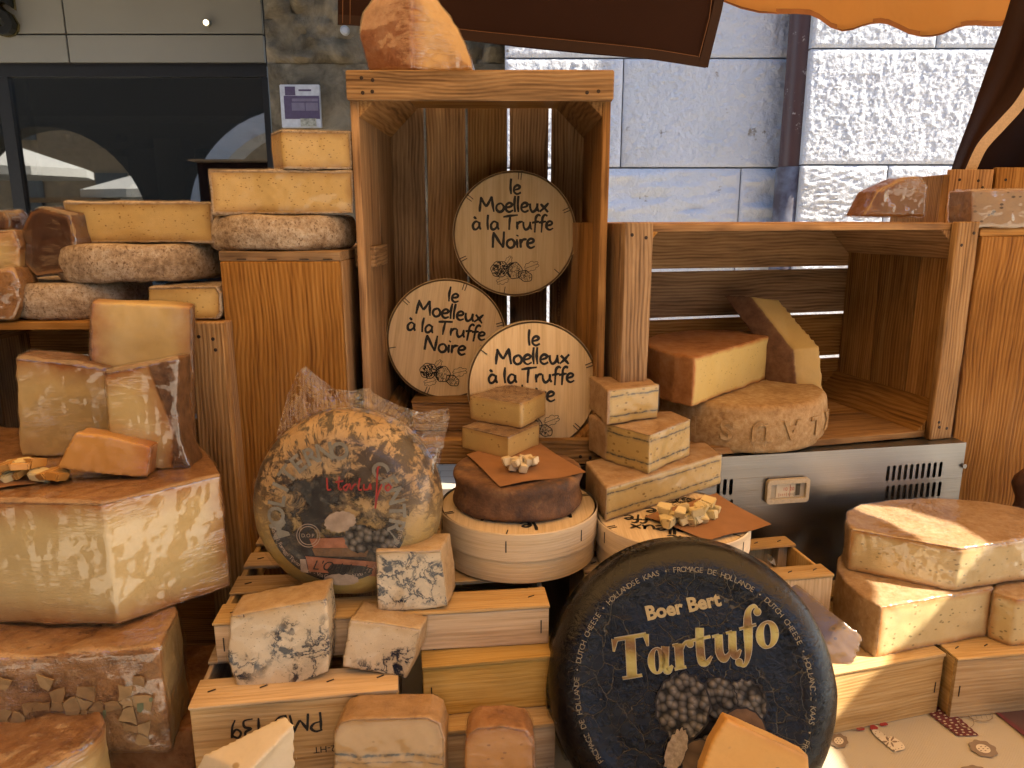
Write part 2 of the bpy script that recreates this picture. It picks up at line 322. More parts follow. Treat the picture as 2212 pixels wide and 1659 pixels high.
def lathe(prof, seg=96):
    v, f = [], []
    for r, z in prof:
        for i in range(seg): t = 2*math.pi*i/seg; v.append((r*math.cos(t), r*math.sin(t), z))
    k = len(prof)
    for j in range(k-1):
        for i in range(seg): f.append((j*seg+i, j*seg+(i+1) % seg, (j+1)*seg+(i+1) % seg, (j+1)*seg+i))
    c0 = len(v); v.append((0, 0, prof[0][1])); v.append((0, 0, prof[-1][1]))
    for i in range(seg): f.append((c0, (i+1) % seg, i)); f.append((c0+1, (k-1)*seg+i, (k-1)*seg+(i+1) % seg))
    return v, f
def rounded(r, h, e, n=7, bulge=0.):
    p = [(r*q, 0) for q in (.35, .7)] + [(r-e+e*math.sin(t), e-e*math.cos(t)) for t in [math.pi/2*i/n for i in range(n+1)]]
    p += [(r+bulge*math.sin(math.pi*i/6), e+(h-2*e)*i/6) for i in range(1, 6)]
    p += [(r-e+e*math.cos(t), h-e+e*math.sin(t)) for t in [math.pi/2*i/n for i in range(n+1)]] + [(r*.7, h), (r*.35, h)]
    return p
def lathed(name, prof, mat, seg=128, amp=.0015, asc=25, rd=0.):
    v, f = lathe(prof, seg); me = mesh(name, v, f, mat)
    if amp:
        P = co(me); s = random.randint(0, 999); setco(me, P+vn(me)*((fbm(P, asc, s)+.8*vnoise(P, asc*.35, s+9))*amp)[:, None])
    fattr(me, 'rd', np.full(len(v), rd)); fattr(me, 'hh', np.zeros(len(v))); smoothen(me, 60); return me
def wheel_flat(name, label, cat, ul, ur, z0, h, yf, mat, e=.012, amp=.0016, group=None, tilt=0, film=None, bulge=.003):
    """a whole wheel lying flat, its left and right outline given in the frame and the height of what carries it"""
    r = .1
    for _ in range(8):
        c = Vector((0, yf+r, z0+h*.5)); fw = c.y*CP - (c.z-CZ)*SP; r = (ur-ul)/2/F*fw
    x = ((ul+ur)/2-1106)/F*fw
    prof = rounded(r, h, min(e, h*.45), bulge=bulge)
    pr2 = []
    for (a, b), (c_, d) in zip(prof, prof[1:]):
        k = max(1, int(math.hypot(c_-a, d-b)/.006)); pr2 += [(a+(c_-a)*i/k, b+(d-b)*i/k) for i in range(k)]
    o = link(name, lathed(name, pr2+[prof[-1]], mat, 160, amp), None, (x, yf+r, z0), (R(tilt), 0, random.uniform(0, 6)*(tilt == 0)))
    tag(o, label, cat, group)
    if film: wrap(o, film)
    return o
def hull(name, label, cat, pts, mat, rindtest, vox=.0035, film=None, **kw):
    base = sum(pts, Vector())/len(pts); base.z = min(p.z for p in pts)
    bm = bmesh.new(); [bm.verts.new(p-base) for p in pts]
    r = bmesh.ops.convex_hull(bm, input=bm.verts[:])
    bmesh.ops.delete(bm, geom=[v for v in bm.verts if not v.link_faces], context='VERTS')
    bmesh.ops.recalc_face_normals(bm, faces=bm.faces[:])
    pl = [(np.array(f.calc_center_median()), np.array(f.normal)) for f in bm.faces if rindtest(f.normal)]
    zs = [p.z for p in pts]; pa = (np.array((0, 0, 0.)), np.array((0, 0, 1.))); pb = (np.array((0, 0, max(zs)-base.z)), np.array((0, 0, 1.)))
    return body(name, label, cat, bm, base, mat, pl, pa, pb, vox, film=film, **kw)

def boxmesh(name, dx, dy, dz, mat, jit=.0005, bev=.0012, seg=5):
    d = (dx, dy, dz); ax = sorted(range(3), key=lambda i: -d[i])
    bm = bmesh.new(); bmesh.ops.create_cube(bm, size=1)
    for v in bm.verts: v.co = Vector((v.co.x*dx, v.co.y*dy, v.co.z*dz))
    b = min(bev, min(d)*.3)
    bmesh.ops.bevel(bm, geom=bm.edges[:], offset=b, segments=1, affect='EDGES')
    L = d[ax[0]]; nv = Vector((0, 0, 0)); nv[ax[0]] = 1
    for i in range(1, seg):
        bmesh.ops.bisect_plane(bm, geom=bm.verts[:]+bm.edges[:]+bm.faces[:], plane_co=nv*(L*(i/seg-.5)), plane_no=nv)
    if jit:
        for v in bm.verts:
            for k in ax[1:]: v.co[k] += random.uniform(-jit, jit)
    me = frombm(name, bm, mat, 35); P = co(me); g = P[:, ax] + RNG.uniform(-40, 40, 3)
    fattr(me, 'gc', g, 'FLOAT_VECTOR'); return me
def plank(parent, name, x0, x1, y0, y1, z0, z1, mat, jit=.0005, bev=.0012, rot=None):
    me = boxmesh(name, abs(x1-x0), abs(y1-y0), abs(z1-z0), mat, jit, bev)
    return link(name, me, parent, ((x0+x1)/2, (y0+y1)/2, (z0+z1)/2), rot)
def nail(parent, p, axis='Y', r=.0028):
    v, f = lathe([(r, 0), (r, .0007), (r*.6, .0011)], 10)
    q = {'Y': lambda a: (a[0], -a[2], a[1]), 'Z': lambda a: a, 'X': lambda a: (a[2], a[1], a[0]), '-X': lambda a: (-a[2], a[1], a[0])}[axis]
    o = link('nail', mesh('nail', [q(a) for a in v], f, M['nail'], 40), parent, p); return o
def staple(parent, p, along=(1, 0, 0), n=(0, -1, 0), L=.011):
    a = Vector(along).normalized(); k = Vector(n).normalized(); c = a.cross(k)
    vs_ = [a*(s*L/2)+c*(t*.0007)+k*(h*.0006) for h in (-.3, 1) for t in (-1, 1) for s in (-1, 1)]
    f = [(4, 5, 7, 6), (0, 2, 3, 1), (0, 1, 5, 4), (2, 6, 7, 3), (0, 4, 6, 2), (1, 3, 7, 5)]
    return link('staple', mesh('staple', vs_, f, M['staple']), parent, p)

# ---- printed strokes and lettering
def smooth_line(pts, k=6):
    P = [Vector(p) for p in pts]
    if len(P) < 3: return [P[0].lerp(P[-1], i/k) for i in range(k+1)]
    Q = [P[0]*2-P[1]] + P + [P[-1]*2-P[-2]]; o = []
    for i in range(1, len(Q)-2):
        for j in range(k):
            t = j/k; a, b, c, d = Q[i-1:i+3]
            o.append(.5*((2*b)+(c-a)*t+(2*a-5*b+4*c-d)*t*t+(3*b-a-3*c+d)*t**3))
    return o + [P[-1]]
def ribbon(V, Fc, line, width, z=0.):
    L = [Vector(p) for p in line]; n = len(L); s = len(V)
    for i, p in enumerate(L):
        t = (L[min(i+1, n-1)]-L[max(i-1, 0)]); t = t.normalized() if t.length else Vector((1, 0)); q = Vector((-t.y, t.x))
        wd = width(i/(n-1)) if callable(width) else width
        a = p+q*wd/2; b = p-q*wd/2; V += [(a.x, a.y, z), (b.x, b.y, z)]
    for i in range(n-1): Fc.append((s+2*i, s+2*i+1, s+2*i+3, s+2*i+2))
def dotp(V, Fc, c, r, z=0., n=10, sy=1.):
    s = len(V)
    for i in range(n): V.append((c[0]+r*math.cos(2*math.pi*i/n), c[1]+sy*r*math.sin(2*math.pi*i/n), z))
    Fc.append(tuple(range(s, s+n)))
HAND = {
 'l': (.16, [[(.03, 1.02), (.0, .5), (.03, -.02)]]), 'e': (.42, [[(.02, .26), (.24, .34), (.3, .48), (.17, .57), (.03, .42), (.02, .14), (.17, -.01), (.36, .1)]]),
 'M': (.78, [[(.0, 0), (.03, .45), (.07, .95)], [(.05, .93), (.18, .6), (.32, .32)], [(.32, .32), (.46, .65), (.58, .98)], [(.58, .97), (.62, .5), (.68, 0)]]),
 'o': (.46, [[(.2, .54), (.05, .42), (.02, .18), (.15, .0), (.32, .08), (.37, .32), (.26, .52), (.14, .53)]]),
 'u': (.48, [[(.0, .53), (.02, .2), (.12, .0), (.26, .1), (.33, .3), (.35, .54)], [(.35, .54), (.35, .2), (.43, .0)]]),
 'x': (.44, [[(.02, .5), (.2, .25), (.38, -.03)], [(.4, .56), (.2, .26), (-.02, 0)]]),
 'a': (.46, [[(.32, .48), (.16, .55), (.02, .32), (.06, .05), (.2, .03), (.33, .25), (.35, .52)], [(.35, .52), (.35, .2), (.42, .0)]]),
 'T': (.56, [[(-.12, .86), (.2, .93), (.62, .99)], [(.24, .95), (.2, .5), (.18, -.02)]]),
 'r': (.34, [[(.02, .55), (.03, .25), (.04, .0)], [(.04, .3), (.14, .5), (.32, .54)]]),
 'f': (.34, [[(.4, .92), (.28, 1.0), (.16, .82), (.13, .4), (.1, -.2)], [(-.04, .46), (.15, .52), (.34, .55)]]),
 'N': (.66, [[(.02, 0), (.03, .5), (.05, .98)], [(.05, .98), (.28, .45), (.5, .02)], [(.5, .0), (.52, .5), (.54, 1.02)]]),
 'i': (.16, [[(.02, .54), (.03, .25), (.05, 0)], [(.03, .72), (.06, .8)]]),
 'à': (.46, [[(.32, .48), (.16, .55), (.02, .32), (.06, .05), (.2, .03), (.33, .25), (.35, .52)], [(.35, .52), (.35, .2), (.42, .0)], [(.06, .88), (.2, .72)]]),
 'P': (.5, [[(.05, -.02), (.04, .5), (.06, 1)], [(.0, .95), (.25, 1.02), (.42, .82), (.3, .58), (.06, .5)]]),
 'D': (.6, [[(.05, 0), (.05, .98)], [(.0, .95), (.3, .9), (.48, .5), (.3, .08), (.02, .0)]]),
 '1': (.34, [[(.0, .75), (.18, .98), (.16, .5), (.15, 0)]]), '3': (.46, [[(.05, .95), (.3, .95), (.32, .7), (.12, .54), (.34, .42), (.34, .1), (.02, .02)]]),
 '9': (.46, [[(.34, .85), (.15, .98), (.03, .72), (.18, .52), (.34, .72), (.36, .95), (.33, .4), (.2, 0)]]), ' ': (.3, []),
}
def hand_text(V, Fc, s, x, y, size, wd=.085, center=True, z=0., rot=0., org=(0, 0), sx=1.):
    tw = sum(HAND[c][0] for c in s)*size*sx
    cx = x - tw/2 if center else x
    cr, sr = math.cos(rot), math.sin(rot)
    for c in s:
        adv, st = HAND[c]
        for q in st:
            pts = [((cx+a*size*sx), y+b*size) for a, b in q]
            pts = [(org[0]+a*cr-b*sr, org[1]+a*sr+b*cr) for a, b in pts]
            ph = random.random()*6
            ribbon(V, Fc, smooth_line(pts), lambda t, ph=ph: size*wd*(.75+.35*math.sin(3.1*t+.2)+.12*math.sin(9*t+ph)), z)
        cx += adv*size*sx
_fc = {}
def font_mesh(s, size=1., bold=0., shear=0., ext=0.):
    key = (s, size, bold, shear, ext)
    if key in _fc: return _fc[key]
    c = bpy.data.curves.new('t', 'FONT'); c.body = s; c.size = size; c.offset = bold; c.shear = shear; c.extrude = ext
    c.align_x = 'CENTER'; c.resolution_u = 3; o = link('t', c); me = baked(o)
    v = [tuple(p.co) for p in me.vertices]; f = [tuple(p.vertices) for p in me.polygons]
    bpy.data.objects.remove(o); bpy.data.curves.remove(c); bpy.data.meshes.remove(me); _fc[key] = (v, f); return v, f
def put_text(V, Fc, s, size, pos=(0, 0), rot=0., z=0., bold=0., shear=0.):
    v, f = font_mesh(s, size, bold, shear); k = len(V); cr, sr = math.cos(rot), math.sin(rot)
    V += [(pos[0]+a*cr-b*sr, pos[1]+a*sr+b*cr, z) for a, b, _ in v]; Fc += [tuple(i+k for i in q) for q in f]
def ring_text(V, Fc, s, size, rad, a0, a1, z=0., inward=True, bold=0.):
    n = len(s)
    for i, c in enumerate(s):
        if c == ' ': continue
        a = a0+(a1-a0)*(i+.5)/n
        put_text(V, Fc, c, size, (rad*math.cos(a), rad*math.sin(a)), a-math.pi/2 if inward else a+math.pi/2, z, bold)
def print_part(name, V, Fc, mat, parent, loc=None):
    me = mesh(name, V, Fc, mat); return link(name, me, parent, loc)
def curve_plate(name, loops, ext, mat):            # outline with holes, given thickness
    c = bpy.data.curves.new('p', 'CURVE'); c.dimensions = '2D'; c.fill_mode = 'BOTH'; c.extrude = ext/2
    for L in loops:
        s = c.splines.new('POLY'); s.points.add(len(L)-1); s.use_cyclic_u = True
        for p, q in zip(s.points, L): p.co = (q[0], q[1], 0, 1)
    o = link('p', c); me = baked(o); bpy.data.objects.remove(o); bpy.data.curves.remove(c)
    me.name = name; me.materials.clear(); me.materials.append(mat); return me

def islands(V, Fc):
    par = list(range(len(V)))
    def fd(i):
        while par[i] != i: par[i] = par[par[i]]; i = par[i]
        return i
    for f in Fc:
        for q in f[1:]: par[fd(q)] = fd(f[0])
    out = {}
    for f in Fc: out.setdefault(fd(f[0]), []).append(f)
    res = []
    for fs in out.values():
        ids = sorted({i for f in fs for i in f}); m = {q: k for k, q in enumerate(ids)}; res.append(([V[i] for i in ids], [tuple(m[i] for i in f) for f in fs]))
    return res
# ================================================================== the setting
g = G('paving'); v = g.obj()
bk = g.n('TexBrick', {'Vector': v, 'Color1': (.44, .39, .31), 'Color2': (.50, .44, .35), 'Mortar': (.14, .13, .12), 'Scale': 2.2, 'Mortar Size': .012})
M['paving'] = g.done(g.mix(g.noise(v, 6, 4), bk.outputs[0], (.40, .35, .28)), .8)
gr = link('ground', mesh('ground', [(-120, -120, 0), (120, -120, 0), (120, 120, 0), (-120, 120, 0)], [(0, 1, 2, 3)], M['paving'])); tag(gr, kind='structure')

# ---- the pale limestone building with the downpipe
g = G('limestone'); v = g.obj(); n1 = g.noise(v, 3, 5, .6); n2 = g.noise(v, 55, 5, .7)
c = g.mix(g.mr(n1, .35, .7), (.72, .75, .82), (.64, .68, .75)); c = g.mix(g.mr(g.noise(v, 1.6, 5), .58, .72, 0, .5), c, (.50, .46, .40))  # pale blue of the shaded wall is mixed into the stone colour
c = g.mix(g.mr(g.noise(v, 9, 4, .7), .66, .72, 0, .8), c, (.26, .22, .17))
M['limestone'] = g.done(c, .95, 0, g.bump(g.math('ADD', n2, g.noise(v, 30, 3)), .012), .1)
M['mortar'] = flat('mortar', (.42, .40, .36), .95, bscale=40, bd=.004)
bld = empty('stone_building', Matrix.Translation((2, 4.5, 0)), 'pale rough limestone building with a brown downpipe beyond the crates', 'building')
def wpart(name, me, parent, off=Vector((2, 4.5, 0))):
    P = co(me); setco(me, P-np.array(off)); return link(name, me, parent)
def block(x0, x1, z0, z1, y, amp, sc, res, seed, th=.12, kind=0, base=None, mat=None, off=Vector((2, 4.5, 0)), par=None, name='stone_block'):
    nx, nz = max(3, int((x1-x0)/res)), max(3, int((z1-z0)/res))
    X, Z = np.meshgrid(np.linspace(x0, x1, nx), np.linspace(z0, z1, nz)); P = np.stack([X.ravel(), np.full(X.size, y), Z.ravel()], 1)
    if kind == 0: d = np.abs(fbm(P, sc, seed, 2))*1.3-.45 + .5*vnoise(P, sc*.2, seed)
    else: Q = P*np.array((.45, 1, 1.6)); d = fbm(Q, sc, seed, 4) + .8*np.abs(vnoise(Q, sc*.5, seed+3))
    ed = np.minimum(np.minimum(X-x0, x1-X), np.minimum(Z-z0, z1-Z)).ravel(); rim = np.clip(ed/.035, 0, 1)
    P[:, 1] -= d*amp*(.25+.75*rim) - (1-np.clip(ed/.012, 0, 1))*.008
    V = [tuple(p) for p in P]; f = [(j*nx+i, j*nx+i+1, (j+1)*nx+i+1, (j+1)*nx+i) for j in range(nz-1) for i in range(nx-1)]
    rim_ = [i for i in range(nx)] + [j*nx+nx-1 for j in range(1, nz)] + [(nz-1)*nx+i for i in range(nx-2, -1, -1)] + [j*nx for j in range(nz-2, 0, -1)]
    s = len(V); V += [(V[i][0], y+th, V[i][2]) for i in rim_]; n = len(rim_)
    f += [(rim_[(i+1) % n], rim_[i], s+i, s+(i+1) % n) for i in range(n)]; f.append(tuple(range(s+n-1, s-1, -1)))
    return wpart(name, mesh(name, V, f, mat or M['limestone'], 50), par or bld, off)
XP = aty(1725, 250, 4.1).x                        # step added in the wall so shade falls left of the pipe
XL = aty(1090, 110, 4.25).x
wpart('wall_core', mesh('wall_core', [(XP, 4.06, 0), (7, 4.06, 0), (7, 8, 0), (XL, 8, 0), (XL, 4.31, 0), (XP, 4.31, 0)] + [(XP, 4.06, 6), (7, 4.06, 6), (7, 8, 6), (XL, 8, 6), (XL, 4.31, 6), (XP, 4.31, 6)],
      [(5, 4, 3, 2, 1, 0), (6, 7, 8, 9, 10, 11)] + [(i, (i+1) % 6, 6+(i+1) % 6, 6+i) for i in range(6)], M['mortar']), bld)
zj = [0.02, .70, 1.28, aty(1900, 356, 4).z, aty(1900, 104, 4).z, 3.05, 3.7, 4.4, 5.2, 5.98]
splitR = {1: [2.9, 4.6], 2: [aty(1914, 420, 4).x, 3.6, 5], 3: [3.4, 5.1], 4: [aty(2028, 60, 4).x, 4.1], 5: [3.3, 5]}
splitL = {1: [.7], 2: [aty(1600, 420, 4.22).x], 3: [aty(1345, 250, 4.22).x], 4: [aty(1515, 60, 4.22).x], 5: [.8]}
for k in range(len(zj)-1):
    z0, z1 = zj[k]+.004, zj[k+1]-.004; seen = k in (2, 3, 4)
    xs = [XP-.0] + splitR.get(k, [3.0+.4*(k % 2), 5.1]) + [7]
    for i in range(len(xs)-1):
        near = seen and xs[i] < 3.2
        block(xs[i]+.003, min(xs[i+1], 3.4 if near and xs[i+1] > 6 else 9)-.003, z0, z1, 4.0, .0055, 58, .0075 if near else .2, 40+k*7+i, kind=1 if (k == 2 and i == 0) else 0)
    xs = [XL] + splitL.get(k, [.6+.2*(k % 2)]) + [XP]
    for i in range(len(xs)-1):
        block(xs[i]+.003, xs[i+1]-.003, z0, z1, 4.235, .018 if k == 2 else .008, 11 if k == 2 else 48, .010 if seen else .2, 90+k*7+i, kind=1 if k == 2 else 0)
g = G('pipe_paint'); v = g.obj(); n = g.noise(v, 14, 5, .7)
M['pipe'] = g.done(g.mix(g.mr(n, .64, .69, 0, .8), (.085, .045, .045), (.45, .42, .4)), .38, 0, None, .5)
g = G('pipe_zinc'); v = g.obj(); M['zinc'] = g.done(g.mix(g.mr(g.noise(v, 7, 4), .4, .62), (.10, .075, .085), (.26, .26, .29)), .45, .2)
pr = .075; px = aty(1728, 250, 4.08).x
pp = empty('downpipe', Matrix.Translation((px, 4.12, 0)), 'brown painted downpipe with a dark sleeve running down the limestone wall', 'downpipe')
zs = aty(1728, 362, 4.05).z
link('pipe_tube', lathed('pipe_tube', [(pr, zs-.02), (pr, 6)], M['pipe'], 40, 0), pp)
link('pipe_sleeve', lathed('pipe_sleeve', [(pr+.012, 0.01), (pr+.012, zs), (pr+.003, zs+.006)], M['zinc'], 40, 0), pp)
link('pipe_bracket', lathed('pipe_bracket', [(pr+.006, 2.62), (pr+.011, 2.625), (pr+.011, 2.65), (pr+.006, 2.655)], M['zinc'], 40, 0), pp)

# ---- dark pier and the shop under the arcade
g = G('old_render'); v = g.obj(); n1 = g.noise(v, 4, 6, .65, .6)
c = g.ramp(n1, [(.3, (.07, .055, .035)), (.5, (.20, .165, .11)), (.68, (.34, .28, .19))])
M['render'] = g.done(c, .95, 0, g.bump(g.noise(v, 22, 6, .7), .02), .2)
YP = 5.4; x0 = aty(578, 150, YP).x
pier = empty('arcade_pier', Matrix.Translation((x0, YP, 0)), 'dark stained stone pier of the arcade behind the stacked tommes', 'pier')
o_ = Vector((x0, YP, 0))
block(x0, XL-.01, 0, 2.62, YP, .02, 5, .04, 5, .9, 0, mat=M['render'], off=o_, par=pier, name='rendered_face')
block(x0, XL-.01, 2.622, 4.2, YP, .10, 7, .03, 6, .9, 0, mat=M['render'], off=o_, par=pier, name='rubble_face')
M['signwhite'] = flat('sign_white', (.55, .56, .58), .4); M['signpurple'] = flat('sign_purple', (.10, .075, .13), .4); M['signpale'] = flat('sign_pale', (.19, .165, .22), .4)
M['signphoto'] = flat('sign_photo', (.35, .34, .27), .5, bscale=60, var=.5)
def pixrect(u0, u1, v0, v1, y, th):                # a flat panel on an upright plane
    a, b = aty(u0, v1, y), aty(u1, v0, y); return a.x, b.x, y-th, y, a.z, b.z
def simple(name, x0, x1, y0, y1, z0, z1, mat, parent=None, bev=.0):
    bm = bmesh.new(); bmesh.ops.create_cube(bm, size=1)
    for q in bm.verts: q.co = Vector((q.co.x*(x1-x0), q.co.y*(y1-y0), q.co.z*(z1-z0)))
    if bev: bmesh.ops.bevel(bm, geom=bm.edges[:], offset=bev, segments=2, affect='EDGES')
    me = frombm(name, bm, mat, 35); c_ = Vector(((x0+x1)/2, (y0+y1)/2, (z0+z1)/2))
    if parent: c_ = parent.matrix_world.inverted() @ c_
    return link(name, me, parent, c_)
bpy.context.view_layer.update()
ys = YP-.06; sx = pixrect(612, 692, 184, 277, ys, .03)
sg = empty('notice_sign', Matrix.Translation((sx[0], ys, sx[4])), 'small framed purple notice on the dark stone pier', 'sign'); bpy.context.view_layer.update()
simple('frame', *sx, M['signwhite'], sg, .004)
for a in ((616, 689, 207, 257, 'signpurple'), (616, 637, 187, 206, 'signpurple'), (631, 687, 213, 219, 'signpale'), (631, 658, 222, 239, 'signpale'), (661, 687, 222, 239, 'signpale'), (650, 683, 256, 273, 'signphoto'), (645, 672, 193, 197, 'signpurple')):
    r_ = pixrect(*a[:4], ys-.03, .002); r_ = (r_[0], r_[1], r_[2]-(.001 if a[4] != 'signpurple' else 0), r_[3], r_[4], r_[5])
    simple('printed_panel', *r_, M[a[4]], sg)
o = link('wall_knob', lathed('wall_knob', rounded(.03, .05, .012), M['signwhite'], 24, 0), None, aty(747, 68, YP-.06), (R(90), 0, 0)); tag(o, 'small round white knob on the dark pier under the brown cloth', 'knob')

YS = 6.4
g = G('fascia_panel'); v = g.obj(); M['fascia'] = g.done(g.mix(g.noise(v, 1.2, 3), (.30, .29, .255), (.36, .345, .30)), .34, 0, None, .5)
M['frame'] = flat('black_frame', (.02, .02, .022), .35, spec=.5); M['shopdark'] = flat('shop_interior', (.06, .058, .055), .8); M['shopgrey'] = flat('shop_panel', (.16, .155, .145), .7)
shop = empty('shop_front', Matrix.Translation((-4, YS, 0)), 'dark glazed shop front with grey fascia panels under the arcade', 'shop front'); bpy.context.view_layer.update()
zf0 = aty(300, 136, YS).z; zf1 = aty(300, 74, YS).z; xf = aty(142, 70, YS).x; xr = aty(571, 100, YS).x; xl = -9
for (a, b) in ((xl, xf), (xf, xr)):
    for (c0, c1) in ((zf0, zf1), (zf1, 3.75)): simple('fascia_panel', a+.006, b-.006, YS, YS+.04, c0+.006, c1-.006, M['fascia'], shop, .003)
simple('fascia_back', xl, xr, YS+.045, YS+.3, zf0-.02, 3.75, M['frame'], shop)
simple('head_rail', xl, xr, YS+.02, YS+.1, zf0-.10, zf0-.022, M['frame'], shop)
simple('end_post', xr-.05, xr, YS+.03, YS+.1, 0, zf0-.102, M['frame'], shop)
xm = aty(25, 350, YS).x
simple('mullion', xm-.05, xm+.05, YS+.02, YS+.1, 0, zf0-.102, M['frame'], shop); simple('inner_mullion', aty(68, 300, YS+.2).x-.012, aty(68, 300, YS+.2).x+.012, YS+.2, YS+.25, 0, zf0-.11, M['shopgrey'], shop)
g = G('shop_glass'); t = g.n('BsdfTransparent', {'Color': (.45, .46, .45)}); gl = g.n('BsdfGlossy', {'Color': (.9, .92, .92), 'Roughness': .015})
fz = g.n('LayerWeight', {'Blend': .2}).outputs['Fresnel']
mx = g.n('MixShader', {0: g.math('ADD', .22, g.math('MULTIPLY', fz, .5)), 1: t.outputs[0], 2: gl.outputs[0]}); g.t.links.new(mx.outputs[0], g.out.inputs[0]); M['glass'] = g.m
for a, b in ((xl, xm-.05), (xm+.05, xr-.05)):
    simple('glass_pane', a, b, YS+.055, YS+.065, 0.03, zf0-.103, M['glass'], shop)
simple('inner_soffit', xl, xr, YS+.35, YS+2.8, zf0-.42, zf0-.36, M['shopgrey'], shop)
simple('back_wall', xl, xr+.5, YS+3.2, YS+3.3, 0, 3.7, M['shopdark'], shop); simple('side_wall', xr-.02, xr+.1, YS+.32, YS+3.18, 0, 3.7, M['shopdark'], shop)
simple('inner_panel', aty(115, 300, YS+2).x, aty(270, 300, YS+2).x, YS+2, YS+2.05, 0, 2.25, M['shopgrey'], shop); simple('inner_column', aty(330, 300, YS+1.5).x, aty(390, 300, YS+1.5).x, YS+1.5, YS+1.8, 0, zf0-.43, M['shopgrey'], shop)
for u, v in ((130, 200), (250, 196), (548, 196)):
    p = aty(u, v, YS+1.2); o = simple('ceiling_spot', p.x-.05, p.x+.05, p.y-.05, p.y+.05, zf0-.5, zf0-.425, M['frame'], shop, .02)
M['brass'] = flat('letter_brass', (.30, .24, .10), .25, .9); M['letterblack'] = flat('letter_black', (.015, .015, .015), .4)
vv, ff = font_mesh('S', .40, .01, 0, .03); s_ = aty(4, 30, YS-.06)
lt = link('sign_letter', mesh('sign_letter', [(a, -c_, b) for a, b, c_ in vv], ff, M['letterblack']), None, s_-Vector((0.0, 0, .14))); tag(lt, 'raised black letter S on the grey fascia at the frame edge', 'letter')
vv, ff = font_mesh('S', .40, .018, 0, .012); link('letter_edge', mesh('letter_edge', [(a, -c_+.045, b) for a, b, c_ in vv], ff, M['brass']), lt)
g = G('reflection_glow'); e = g.n('Emission', {'Color': (1, .82, .5), 'Strength': 3.}); g.t.links.new(e.outputs[0], g.out.inputs[0]); M['spot'] = g.m  # glow added for a light mirrored in the glossy fascia
p = aty(447, 50, YS-.04)
o = empty('reflection_disc', Matrix.Translation(p), 'tiny warm glowing disc added for the mirrored lamp on the grey fascia', 'glint'); link('disc_rim', lathed('disc_rim', [(.03, -.02), (.03, .015), (.022, .018)], M['fascia'], 24, 0), o, None, (R(90), 0, 0)); link('glow_disc', lathed('glow_disc', rounded(.02, .012, .005), M['spot'], 24, 0), o, (0, -.016, 0), (R(90), 0, 0))
M['vault'] = flat('arcade_plaster', (.22, .2, .17), .95, bscale=8, bd=.01)
ar = link('arcade_ceiling', mesh('arcade_ceiling', [(x, y, z) for z in (3.78, 4.2) for x, y in ((-16, 4.6), (XL-.02, 4.6), (XL-.02, 9.9), (-16, 9.9))], [(3, 2, 1, 0), (4, 5, 6, 7), (0, 1, 5, 4), (1, 2, 6, 5), (2, 3, 7, 6), (3, 0, 4, 7)], M['vault'])); tag(ar, kind='structure')

# ---- across the square, seen mirrored in the shop glass: an arcade, parasols and stalls
def arch_wall(x0, x1, y, th, H, cs, r, zs, mat):
    outline = [(x0, 0)]
    for c in cs: outline += [(c-r, 0)] + [(c-r*math.cos(t), zs+r*math.sin(t)) for t in [math.pi*i/24 for i in range(25)]] + [(c+r, 0)]
    outline += [(x1, 0), (x1, H), (x0, H)]
    me = curve_plate('arcade_wall', [outline], th, mat); P = co(me); setco(me, np.stack([P[:, 0], y+P[:, 2], P[:, 1]], 1)); return me
arc2 = link('arcade', arch_wall(-20, -2.6, -6, .8, 8, [-17.4, -11.2, -5.1], 2.35, 1.35, flat('dark_arcade', (.06, .055, .048), .95))); tag(arc2, 'arched stone arcade mirrored in the dark shop glass', 'arcade')
for c_ in (-5.1,):  # only this arch gets a pale ring, standing in for its sunlit reveal
    ro, ri = 2.75, 2.33; lp = [(c_-ro*math.cos(t), 1.35+ro*math.sin(t)) for t in [math.pi*i/24 for i in range(25)]] + [(c_+ri*math.cos(t), 1.35+ri*math.sin(t)) for t in [math.pi*i/24 for i in range(25)]]
    me = curve_plate('lit_arch_ring', [lp], .95, M['limestone']); P = co(me); setco(me, np.stack([P[:, 0], -6+P[:, 2], P[:, 1]], 1)); link('lit_arch_ring', me, arc2)
M['canvas'] = flat('white_canvas', (.72, .72, .70), .8); M['canvas2'] = flat('tan_canvas', (.42, .28, .16), .8); M['green'] = flat('green_cloth', (.12, .25, .14), .8); M['denim'] = flat('blue_cloth', (.10, .18, .36), .8); M['skin'] = flat('skin', (.45, .28, .2), .6)
for i, (x, y, z, s, lb) in enumerate(((-14.0, -8.6, 2.9, 2.1, 'white parasol highest in the shop glass reflection'), (-10.4, -10, 2.35, 2.3, 'white parasol lower in the shop glass reflection'), (-5.2, -10.5, 2.4, 2.0, 'white parasol in the shop glass reflection beside the pier'))):
    u_ = empty('market_parasol', Matrix.Translation((x, y, 0)), lb, 'parasol', 'parasols across the square')
    n = 8; V = [(0, 0, z+.7)] + [(s*math.cos(2*math.pi*k/n), s*math.sin(2*math.pi*k/n), z) for k in range(n)] + [(s*math.cos(2*math.pi*k/n), s*math.sin(2*math.pi*k/n), z-.22) for k in range(n)]
    link('canopy', mesh('canopy', V, [(0, 1+k, 1+(k+1) % n) for k in range(n)] + [(1+k, 9+k, 9+(k+1) % n, 1+(k+1) % n) for k in range(n)], M['canvas']), u_); link('pole', lathed('pole', [(.035, 0), (.035, z+.68)], M['frame'], 12, 0), u_)
